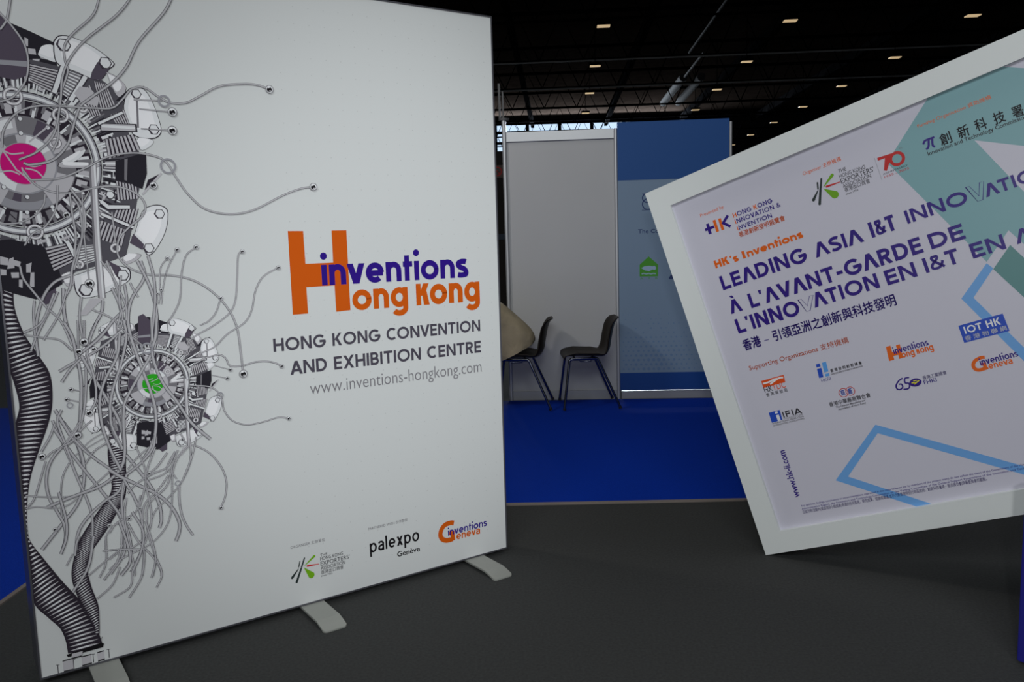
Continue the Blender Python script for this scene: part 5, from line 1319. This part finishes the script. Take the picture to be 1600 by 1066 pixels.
# ------------------------------------------------------------------ tall light box
GLOW = .03
BOXINK = {'orange': (200, 86, 12), 'violet': (44, 18, 128)}
def lit(n): return mat('backlit_'+n, BOXINK.get(n, INK[n]), .75, emit=GLOW, spec=.1)
alu = mat('brushed_aluminium', (186, 188, 192), .38, .45)
alu_dark = mat('dark_aluminium', (104, 104, 112), .3, .6)
BW, BH = 1.9916, 2.4807
def box_matrix():
    yaw = .60836; U = Vector((math.cos(yaw), math.sin(yaw), 0)); o = Vector((-.05172, 3.91385, 0))-U*BW
    return Matrix.Translation(o) @ Matrix.Rotation(yaw, 4, 'Z')
LB = empty('light_box_display', box_matrix(), 'tall white backlit display box with engine artwork and orange and purple lettering', 'display')
D = .2
b = MB()
b.box(0, .006, -.004, D, .025, .025+BH); b.box(BW-.006, BW, -.004, D, .025, .025+BH)
b.box(.006, BW-.006, -.004, D, .025, .031); b.box(.006, BW-.006, -.004, D, .019+BH, .025+BH)
b.build('frame', alu_dark, LB)
b = MB(); b.box(.006, BW-.006, D-.02, D-.01, .031, .019+BH); b.build('back_panel', mat('back_fabric', (200, 200, 204), .8), LB)
b = MB(); b.box(.006, BW-.006, 0, .01, .031, .019+BH)
panel = b.build('fabric_panel', mat('backlit_fabric', (205, 208, 209), .75, emit=GLOW, spec=.1), LB)
b = MB(); b.tube([(BW, .1, .118), (BW+.012, .1, .118)], .012, 10); b.build('side_knob', mat('white_plastic', (225, 225, 225), .4), LB)
for x in (.205, 1.0, 1.803):
    b = MB(); pr = [(.40, .012), (.34, .024), (-.165, .024), (-.2, .017), (-.243, .006)]
    V = []
    sect = [(y, z, .05) for y, z in pr[:-1]]+[(-.232, .0085, .05), (-.24, .007, .046), (-.246, .0055, .038)]
    for y, z, hw in sect: V += [(x-hw, y, z), (x+hw, y, z), (x+hw, y, max(0, z-.008)), (x-hw, y, max(0, z-.008))]
    F = [(0, 1, 2, 3), tuple(len(V)-4+i for i in (3, 2, 1, 0))]
    for i in range(len(sect)-1):
        for j in range(4): F.append((4*i+j, 4*i+(j+1) % 4, 4*i+4+(j+1) % 4, 4*i+4+j))
    b.add(V, F); b.build('foot', mat('foot_metal', (152, 154, 149), .45, .15), LB)
ZB = .025
def box_sheet(base=.0006):
    s = Sheet(base); s.clip = (.006, BW-.006, .031-ZB, BH-.006); return s
def place(o): o.location.z = ZB; return o
s = box_sheet(.0004)
for i in range(16):
    for j in range(37):
        u = 1.0+.0629*i+.001*(j % 2); v = 2.404-.0635*j
        if u < 1.975 and (i > 0 or j % 3): s.ellipse(u, v, .0021, .0021, 'midgrey', 8)
dots = place(s.build('dot_pattern', panel, lambda n: mat('backlit_dot', (186, 188, 190), .75, emit=GLOW, spec=.1)))
dots['kind'] = 'stuff'
s = box_sheet(.0006); draw(s, ART['hose'][:1]); draw(s, ART['hose_flange']); place(s.build('hose_drawing', panel, lit))
s = box_sheet(.0006); draw(s, ART['hose'][1:]); place(s.build('hose_drawing', panel, lit))
s = box_sheet(.0012); draw_engine(s, .1028, 1.7792, .0665, 'pink', ENGINE, True); draw_engine(s, .1028, 1.7792, .0665, 'pink', ENGINE); place(s.build('engine_drawing', panel, lit))['label'] = 'large radial engine drawing with a pink hub'
s = box_sheet(.0012); draw_engine(s, .4475, .9978, .0364, 'discgreen', ENGINE, True); draw_engine(s, .4475, .9978, .0364, 'discgreen', ENGINE); place(s.build('engine_drawing', panel, lit))['label'] = 'small radial engine drawing with a green hub'
for k, base in (('tendril_middle', .0035), ('tendril_small', .0035), ('tendril_lower', .0042), ('tendril_top', .0046)):
    s = box_sheet(base); draw(s, ART[k]); place(s.build('wire_drawing', panel, lit))
s = box_sheet(.0066)
for k in ('ball', 'ball_ring', 'tendril_middle_ball'):
    draw(s, ART.get(k, []))
place(s.build('ball_drawing', panel, lit))
for k, nm in (('logo_inventions_hk', 'logo'), ('headline_upper', 'headline_lettering'), ('headline_lower', 'headline_lettering'), ('web_address', 'lettering'), ('organiser_logo', 'logo'), ('partner_logo', 'logo'), ('geneva_logo', 'logo')):
    s = box_sheet(.0007); draw(s, ART[k]); place(s.build(nm, panel, lit))
# ------------------------------------------------------------------ tilted framed board
FW, FH, REC = 2.4, 1.81, .022
def board_matrix():
    yaw, t = -.55948, .33431
    e0 = Vector((math.cos(yaw), math.sin(yaw), 0)); Z = Vector((0, 0, 1))
    E = e0*math.cos(t)+Z*math.sin(t); G = -e0*math.sin(t)+Z*math.cos(t); Y = G.cross(E)
    m = Matrix((E, Y, G)).transposed().to_4x4(); m.translation = (1.16611, 3.79221, 0); return m
TB = empty('tilted_sign_board', board_matrix(), 'large white framed sign board tipped onto its lower corner, purple headline', 'sign')
white_wood = mat('white_lacquer', (226, 230, 230), .35, spec=.4)
b = MB(); m = .1
for poly in ([(0, 0), (FW, 0), (FW-m, m), (m, m)], [(FW, 0), (FW, FH), (FW-m, FH-m), (FW-m, m)], [(FW, FH), (0, FH), (m, FH-m), (FW-m, FH-m)], [(0, FH), (0, 0), (m, m), (m, FH-m)]):
    v = [(p[0], y, p[1]) for y in (0, .09) for p in poly]
    b.add(v, [(0, 1, 2, 3), (7, 6, 5, 4), (0, 4, 5, 1), (1, 5, 6, 2), (2, 6, 7, 3), (3, 7, 4, 0)])
b.build('frame', white_wood, TB)
def prt(n): return mat('print_'+n, INK[n], .42, spec=.35)
b = MB(); b.box(m-.01, FW-m+.01, REC, REC+.02, m-.01, FH-m+.01)
sheet = b.build('print_sheet', mat('print_paper', (208, 206, 220), .42, spec=.35), TB)
def bsheet(base=.0006):
    s = Sheet(base); s.clip = (m, FW-m, m, FH-m); return s
def bput(s, nm, label=None):
    o = s.build(nm, sheet, prt); o.location.y = REC
    if label: o['label'] = label
    return o
s = bsheet(.0003)
s.poly([(1.267, 1.72), (1.0385, 1.5273), (1.2584, 1.010), (1.3654, 1.1034), (1.45, .925), (2.3, 1.28), (2.3, 1.26), (1.5303, 1.7122)], 'teal')
s.poly([(1.3602, 1.4838), (1.5078, 1.3947), (1.9, 1.16), (1.46, 1.22)], 'paperwhite')
s.poly([(1.3538, 1.0468), (1.2713, .9751), (1.3375, .835), (1.5, .49), (1.56, .6), (1.3827, .9837)], 'darkteal')
s.poly([(1.2566, 1.0053), (1.1296, .898), (1.45, .17), (1.49, .17), (1.172, .888), (1.2724, .9785)], 'bandblue')
s.poly([(.6534, .4783), (.4139, .2755), (.72, .0882), (.7788, .09), (.4715, .2812), (.6508, .44), (1.1299, .152), (1.3, .05), (1.36, .05), (1.1372, .1866)], 'bandblue')
INK['paperwhite'] = (208, 206, 220)
bput(s, 'colour_shapes')
for k, nm in (('presenter_logo', 'logo'), ('orange_tagline', 'lettering'), ('headline_line1', 'headline_lettering'), ('headline_line2', 'headline_lettering'), ('headline_line3', 'headline_lettering'), ('chinese_tagline', 'lettering'), ('support_caption', 'lettering'), ('inventions_logo', 'logo'), ('geneva_logo_board', 'logo'), ('iot_logo', 'logo'),
              ('trade_council_logo', 'logo'), ('innovation_federation_logo', 'logo'), ('manufacturers_logo', 'logo'), ('industries_logo', 'logo'), ('inventors_federation_logo', 'logo'), ('fine_print', 'fine_print'), ('board_web', 'web_address'), ('board_organizer_logo', 'logo'), ('anniversary_logo', 'logo'), ('funding_logo', 'logo')):
    s = bsheet(.0009); draw(s, ART[k]); bput(s, nm)
# ------------------------------------------------------------------ booth partition wall
WM = Matrix.Translation((-.0007, 7.74928, 0)) @ Matrix.Rotation(-.06953, 4, 'Z')
grey_board = mat('grey_laminate', (176, 177, 180), .5, noise=(1.5, .02))
GP = empty('partition_panel', WM, 'plain grey partition panel in aluminium posts behind the two chairs', 'partition')
b = MB(); b.box(-.002, .968, .012, .03, .085, 2.39); b.build('panel', grey_board, GP)
b = MB(); b.box(0, .966, -.004, .036, 2.383, 2.466); b.box(0, .966, -.008, -.004, 2.383, 2.391); b.build('top_rail', alu, GP)
b = MB(); b.box(0, .966, -.004, .036, 0.006, .09); b.build('kick_rail', mat('kick_aluminium', (168, 170, 172), .4, .5), GP)
def post(x, z1, parent, w=.03):
    b = MB(); a = w/2; k = w*.3
    b.prism([(x-a+k, .015-a-.02), (x+a-k, .015-a-.02), (x+a, .015-a+k-.02), (x+a, .015+a-k+.02), (x+a-k, .015+a+.02), (x-a+k, .015+a+.02), (x-a, .015+a-k+.02), (x-a, .015-a+k-.02)], 'z', 0.006, z1)
    return b.build('post', alu, parent)
p = post(-.018, 2.572, GP, .036)
b = MB(); b.tube([(-.018, .015, 2.572), (-.018, .015, 2.592)], .048, 20); b.build('collar', mat('dull_grey_paint', (84, 84, 86), .6), p)
b = MB(); b.box(-.046, -.028, .0, .03, 2.592, 2.9, Matrix.Rotation(-.006, 4, 'Y')); b.box(-.03, -.016, .008, .02, 2.592, 2.83); b.build('blade', mat('dull_grey_paint', (84, 84, 86), .6), p)
post(.981, 2.468, GP)
BP = empty('banner_panel', WM, 'pale blue banner panel with a dark blue header beside the grey partition', 'banner')
def flat(nm, rgb): return mat(nm, rgb, .55, spec=.3)
b = MB(); b.box(.997, 1.985, -.014, .02, .088, 2.005); pb = b.build('print_panel', flat('banner_pale_blue', (121, 143, 168)), BP)
b = MB(); b.box(.997, 1.985, -.016, .02, 2.005, 2.517); b.build('header_panel', flat('banner_dark_blue', (24, 76, 142)), BP)
b = MB(); b.box(.997, 1.985, -.016, -.014, .088, .25); b.build('bottom_band', flat('banner_blue', (14, 66, 140)), BP)
b = MB(); b.box(1.012, 1.985, -.004, .036, .006, .078); b.build('kick_rail', MATS['kick_aluminium'], BP)
post(1.998, 2.49, BP, .026)
def ban(n): return mat('banner_'+n, INK[n], .55, spec=.3)
s = Sheet(.0006); draw(s, ART['banner_logos']); o = s.build('logo', pb, ban); o.location.y = -.014
INK['dotblue'] = (103, 131, 166)
s = Sheet(.0004)
for j in range(13):
    for i in range(20):
        u = 1.03+.046*i+(.023 if j % 2 else 0); v = .285+.042*j
        f = max(0, 1-abs(u-1.30)/.5)*max(0, 1-j/13)
        r = .004+.016*f*random.uniform(.5, 1.1)
        if u < 1.96 and (j < 8 or random.random() < .6): s.ellipse(u, v, r, r, 'dotblue', 10)
o = s.build('dot_pattern', pb, ban); o['kind'] = 'stuff'; o.location.y = -.014
# ------------------------------------------------------------------ chairs
shell_mat = mat('brown_black_plastic', (30, 23, 17), .45, spec=.3, bump=(300, .25))
chrome = mat('chrome', (128, 132, 142), .14, 1)
def make_chair():
    root = empty('shell_chair', Matrix.Identity(4), 'x', 'chair', 'plastic shell chairs')
    prof = catmull([(-.225, .428), (-.236, .446), (-.215, .464), (-.12, .460), (0, .454), (.09, .455), (.15, .476), (.182, .53), (.195, .60), (.21, .675), (.228, .742), (.252, .784), (.27, .792)], 4)
    nu, nv = len(prof), 13; G = []
    for i, p in enumerate(prof):
        t = i/(nu-1)
        w = .2+.03*math.sin(PI*min(1, t*1.6)) - max(0, t-.55)*.06 - max(0, .13-t)**2*3
        if t > .9: w -= (t-.9)**2*6
        seat = max(0, 1-max(0, t-.38)/.17)
        seat = max(0, min(1, seat)); row = []
        for j in range(nv):
            a = -1+2*j/(nv-1); e = abs(a)**2.6
            lift = .045*e*seat*max(0, min(1, (t-.1)/.15)); fwd = -.05*e*(1-seat)*max(0, 1-max(0, t-.8)*3)
            row.append(Vector((p[0]+fwd, a*w, p[1]+lift)))
        G.append(row)
    b = MB(); th = .007; v = []; f = []
    def nrm(i, j):
        a = G[min(i+1, nu-1)][j]-G[max(i-1, 0)][j]; c = G[i][min(j+1, nv-1)]-G[i][max(j-1, 0)]; return a.cross(c).normalized()
    top = [G[i][j] for i in range(nu) for j in range(nv)]; bot = [G[i][j]-nrm(i, j)*th for i in range(nu) for j in range(nv)]
    N = nu*nv; v = top+bot
    for i in range(nu-1):
        for j in range(nv-1):
            q = i*nv+j; f.append((q, q+1, q+nv+1, q+nv)); f.append((N+q, N+q+nv, N+q+nv+1, N+q+1))
    for i in range(nu-1):
        for j in (0, nv-1): q = i*nv+j; f.append((q, q+nv, N+q+nv, N+q))
    for j in range(nv-1):
        for i in (0, nu-1): q = i*nv+j; f.append((q, q+1, N+q+1, N+q))
    b.add(v, f, True); b.build('seat_shell', shell_mat, root)
    R = .0115
    for sy in (-1, 1):
        y = .19*sy; yf = .235*sy
        b = MB(); b.tube(catmull([(-.19, y*1.005, .425), (-.178, y, .442), (-.155, y, .447), (.03, y, .447), (.055, y, .442), (.068, y*1.005, .425)], 5), R, 10); b.build('seat_rail', chrome, root)
        b = MB(); b.tube([(-.19, y*1.005, .428), (-.245, yf, .012)], R, 10); l = b.build('leg', chrome, root)
        c = MB(); c.tube([(-.2437, yf*.998, .022), (-.2455, yf, .006)], .0145, 10); c.build('foot_cap', mat('black_rubber', (18, 18, 18), .7), l)
        b = MB(); b.tube([(.067, y*1.005, .428), (.245, yf, .012)], R, 10); l = b.build('leg', chrome, root)
        c = MB(); c.tube([(.2405, yf*.998, .022), (.2465, yf, .006)], .0145, 10); c.build('foot_cap', MATS['black_rubber'], l)
    for x in (-.14, .02):
        b = MB(); b.tube([(x, -.19, .444), (x, -.06, .447), (x, .06, .447), (x, .19, .444)], .009, 8); b.build('cross_bar', chrome, root)
    b = MB(); b.tube([(-.1, -.187, .436), (-.098, -.187, .424), (.0, -.187, .424), (.002, -.187, .436)], .003, 6); b.build('stacking_clip', chrome, root)
    return root
ch = make_chair(); ch2 = copy_tree(ch)
ch.location = (.678, 7.415, .012); ch.rotation_euler = (0, 0, .03)
ch['label'] = 'empty dark plastic shell chair on chrome legs, against the grey panel'
ch2.location = (.10, 7.45, .012); ch2.rotation_euler = (0, 0, -.09)
ch2['label'] = 'dark plastic shell chair with a person in a beige jacket sitting on it'
# ------------------------------------------------------------------ seated person, bent forward, facing left
def skin_mesh(name, nodes, edges, m, parent=None, sub=2, root=0):
    me = bpy.data.meshes.new(name); me.from_pydata([n[0] for n in nodes], edges, [])
    o = bpy.data.objects.new(name, me); COL.objects.link(o)
    o.modifiers.new('skin', 'SKIN'); su = o.modifiers.new('sub', 'SUBSURF'); su.levels = sub; su.render_levels = sub
    sv = me.skin_vertices[0].data
    for i, nd in enumerate(nodes):
        r = nd[1]; sv[i].radius = r if isinstance(r, tuple) else (r, r); sv[i].use_root = (i == root)
    bpy.context.view_layer.update()
    out = bpy.data.meshes.new_from_object(o.evaluated_get(bpy.context.evaluated_depsgraph_get()))
    bpy.data.objects.remove(o); bpy.data.meshes.remove(me)
    out.materials.clear(); out.materials.append(m); out.polygons.foreach_set('use_smooth', [True]*len(out.polygons))
    out.name = name; return link(name, out, parent)
def make_person():
    skin = mat('skin', (196, 150, 124), .5); jacket_m = mat('beige_cotton', (158, 146, 122), .9, noise=(9, .12), bump=(11, .9, .02))
    black = mat('black_trousers', (16, 16, 18), .85); hair_m = mat('dark_hair', (40, 32, 28), .6); shoe_m = mat('dark_shoe', (24, 22, 22), .5)
    Y = 7.45; N = []; Ed = []
    def nd(x, y, z, r): N.append(((x, Y+y, z), r)); return len(N)-1
    def chain(a, pts):
        for p in pts:
            i = nd(*p); Ed.append((a, i)); a = i
        return a
    pel = nd(.05, 0, .595, .105); waist = chain(pel, [(-.03, 0, .72, .115)]); ch_ = chain(waist, [(-.16, 0, .86, .125)])
    nb = chain(ch_, [(-.28, 0, .97, .055), (-.345, 0, 1.02, .052)])
    head = chain(nb, [(-.41, 0, 1.075, .085), (-.455, 0, 1.12, .098), (-.475, 0, 1.185, .07)])
    for s in (-1, 1):
        kn = chain(pel, [(-.02, s*.1, .555, .085), (-.22, s*.13, .535, .075), (-.40, s*.15, .515, .058)])
        chain(kn, [(-.39, s*.15, .36, .055), (-.37, s*.15, .11, .038), (-.43, s*.155, .055, .033)])
        sh = chain(ch_, [(-.21, s*.15, .905, .06), (-.28, s*.2, .78, .046), (-.34, s*.23, .655, .04)])
        wr = chain(sh, [(-.44, s*.15, .60, .033), (-.53, s*.08, .575, .024)])
        palm = chain(wr, [(-.585, s*.06, .565, .026)])
        for k in range(4):
            dy = (-.028+.019*k)*s
            chain(palm, [(-.625, s*.06+dy, .56-.004*k, .009), (-.65+.006*abs(k-1), s*.06+dy, .548, .0085), (-.662+.008*abs(k-1), s*.06+dy*.9, .53, .008)])
        chain(wr, [(-.565, s*.03, .575, .011), (-.6, s*.012, .568, .0095)])
    body = skin_mesh('person', N, Ed, skin)
    tag(body, 'person in a beige jacket and black trousers bending forward on the left chair', 'person')
    # jacket body, lofted from hem to collar
    rings = [((.205, .60), (-.20, .405), .235), ((.212, .63), (-.21, .47), .238), ((.175, .71), (-.235, .555), .23), ((.09, .80), (-.275, .645), .212), ((-.02, .905), (-.325, .735), .22), ((-.13, .985), (-.37, .82), .205), ((-.225, 1.035), (-.40, .90), .13), ((-.27, 1.055), (-.405, .95), .085), ((-.285, 1.085), (-.42, .985), .083)]
    b = MB(); n = 40; V = []; F = []; rg = random.Random(3)
    for i, (bk, fr, hw) in enumerate(rings):
        c = ((bk[0]+fr[0])/2, (bk[1]+fr[1])/2); d = ((bk[0]-fr[0])/2, (bk[1]-fr[1])/2)
        for k in range(n):
            a = 2*PI*k/n; ca, sa = math.cos(a), math.sin(a)
            ca = math.copysign(abs(ca)**.8, ca); sa = math.copysign(abs(sa)**.8, sa)
            w = 1+.03*math.sin(3*a+i*1.3)+.024*math.sin(7*a-i*2.1)+rg.uniform(-.006, .006)
            V.append((c[0]+d[0]*ca*w, Y+hw*sa*w, c[1]+d[1]*ca*w))
    for i in range(len(rings)-1):
        for k in range(n): F.append((i*n+k, i*n+(k+1) % n, (i+1)*n+(k+1) % n, (i+1)*n+k))
    b.add(V, F, True)
    for s in (-1, 1):
        b.tube(catmull([(-.19, Y+s*.13, .92), (-.225, Y+s*.18, .88), (-.29, Y+s*.22, .76), (-.345, Y+s*.245, .655), (-.40, Y+s*.2, .615), (-.52, Y+s*.09, .577)], 4), [.085]*3+[.08]*4+[.072]*4+[.066]*4+[.058]*3+[.045]*3, 14)
    j = b.build('jacket', jacket_m, body)
    sd = j.modifiers.new('sub', 'SUBSURF'); sd.levels = 1; sd.render_levels = 1
    N2 = [((.055, Y, .592), .118)]; E2 = []
    for s in (-1, 1):
        a = 0
        for x, y, z, r in ((-.02, .1, .557, .098), (-.22, .13, .537, .088), (-.40, .15, .517, .07), (-.39, .15, .36, .066), (-.37, .15, .10, .058)):
            N2.append(((x, Y+s*y, z), r)); E2.append((a, len(N2)-1)); a = len(N2)-1
    skin_mesh('trousers', N2, E2, black, body)
    for s in (-1, 1):
        b = MB(); b.tube(catmull([(-.32, Y+s*.15, .058), (-.37, Y+s*.15, .06), (-.45, Y+s*.155, .054), (-.52, Y+s*.16, .046), (-.56, Y+s*.16, .04)], 4), [.03]+[.042]*8+[.038]*4+[.032]*3+[.022], 12); b.build('shoe', shoe_m, body)
    b = MB(); c = Vector((-.445, Y, 1.135)); V = []; F = []
    for i in range(9):
        t = PI*.62*i/8
        for k in range(18):
            a = 2*PI*k/18; V.append((c.x+.03+.118*math.sin(t)*math.cos(a), c.y+.102*math.sin(t)*math.sin(a), c.z+.125*math.cos(t)))
    for i in range(8):
        for k in range(18): F.append((i*18+k, i*18+(k+1) % 18, (i+1)*18+(k+1) % 18, (i+1)*18+k))
    b.add(V, F, True); b.build('hair', hair_m, body)
    for s in (-1, 1):
        b = MB(); b.tube([(-.548, Y+s*.033, 1.10), (-.556, Y+s*.033, 1.098)], .011, 10); b.build('eye', hair_m, body)
make_person()

# ------------------------------------------------------------------ blue panel at the right, pillar and sign in the gap
m = Matrix.Translation((1.718, 2.747, 0)) @ Matrix.Rotation(-.95, 4, 'Z')
SP = empty('blue_stand', m, 'dark blue stand panel cut off at the right edge, before the tilted board', 'stand')
b = MB(); b.box(0, .9, 0, .06, .01, .64); b.build('panel', mat('stand_blue', (38, 38, 136), .5, spec=.3), SP, .004)
b = MB(); b.box(.1, .8, -.1, .16, 0, .01); b.build('base_plate', black_steel, SP)
PM = Matrix.Translation((-.6, 18, 0))
DP = empty('distant_partition', PM, 'dark brown partition far back in the gap beside the light box', 'partition')
b = MB(); b.box(-.6, .66, 0, .3, 0, 3.35); b.build('panel', mat('brown_board', (34, 28, 26), .8, noise=(4, .2)), DP)
b = MB(); b.box(-.6, .66, -.02, 0, 1.5, 1.62); b.build('shelf_rail', mat('dull_blue', (26, 44, 70), .6), DP)
SG = empty('no_smoking_sign', Matrix.Translation((-.21, 17.985, 2.93)), 'small round red no smoking sign on the dark far partition', 'sign')
b = MB(); b.box(-.13, .13, 0, .012, -.13, .13); b.build('plate', mat('sign_plate', (92, 70, 62), .6), SG)
s = Sheet(.001); s.ellipse(0, 0, .1, .1, 'red', 28, .075); s.stroke([(-.07, .07), (.07, -.07)], .022, 'red', 0); s.stroke([(-.05, -.01), (.05, -.01)], .018, 'black', 0)
s.build('symbol', SG, ban)
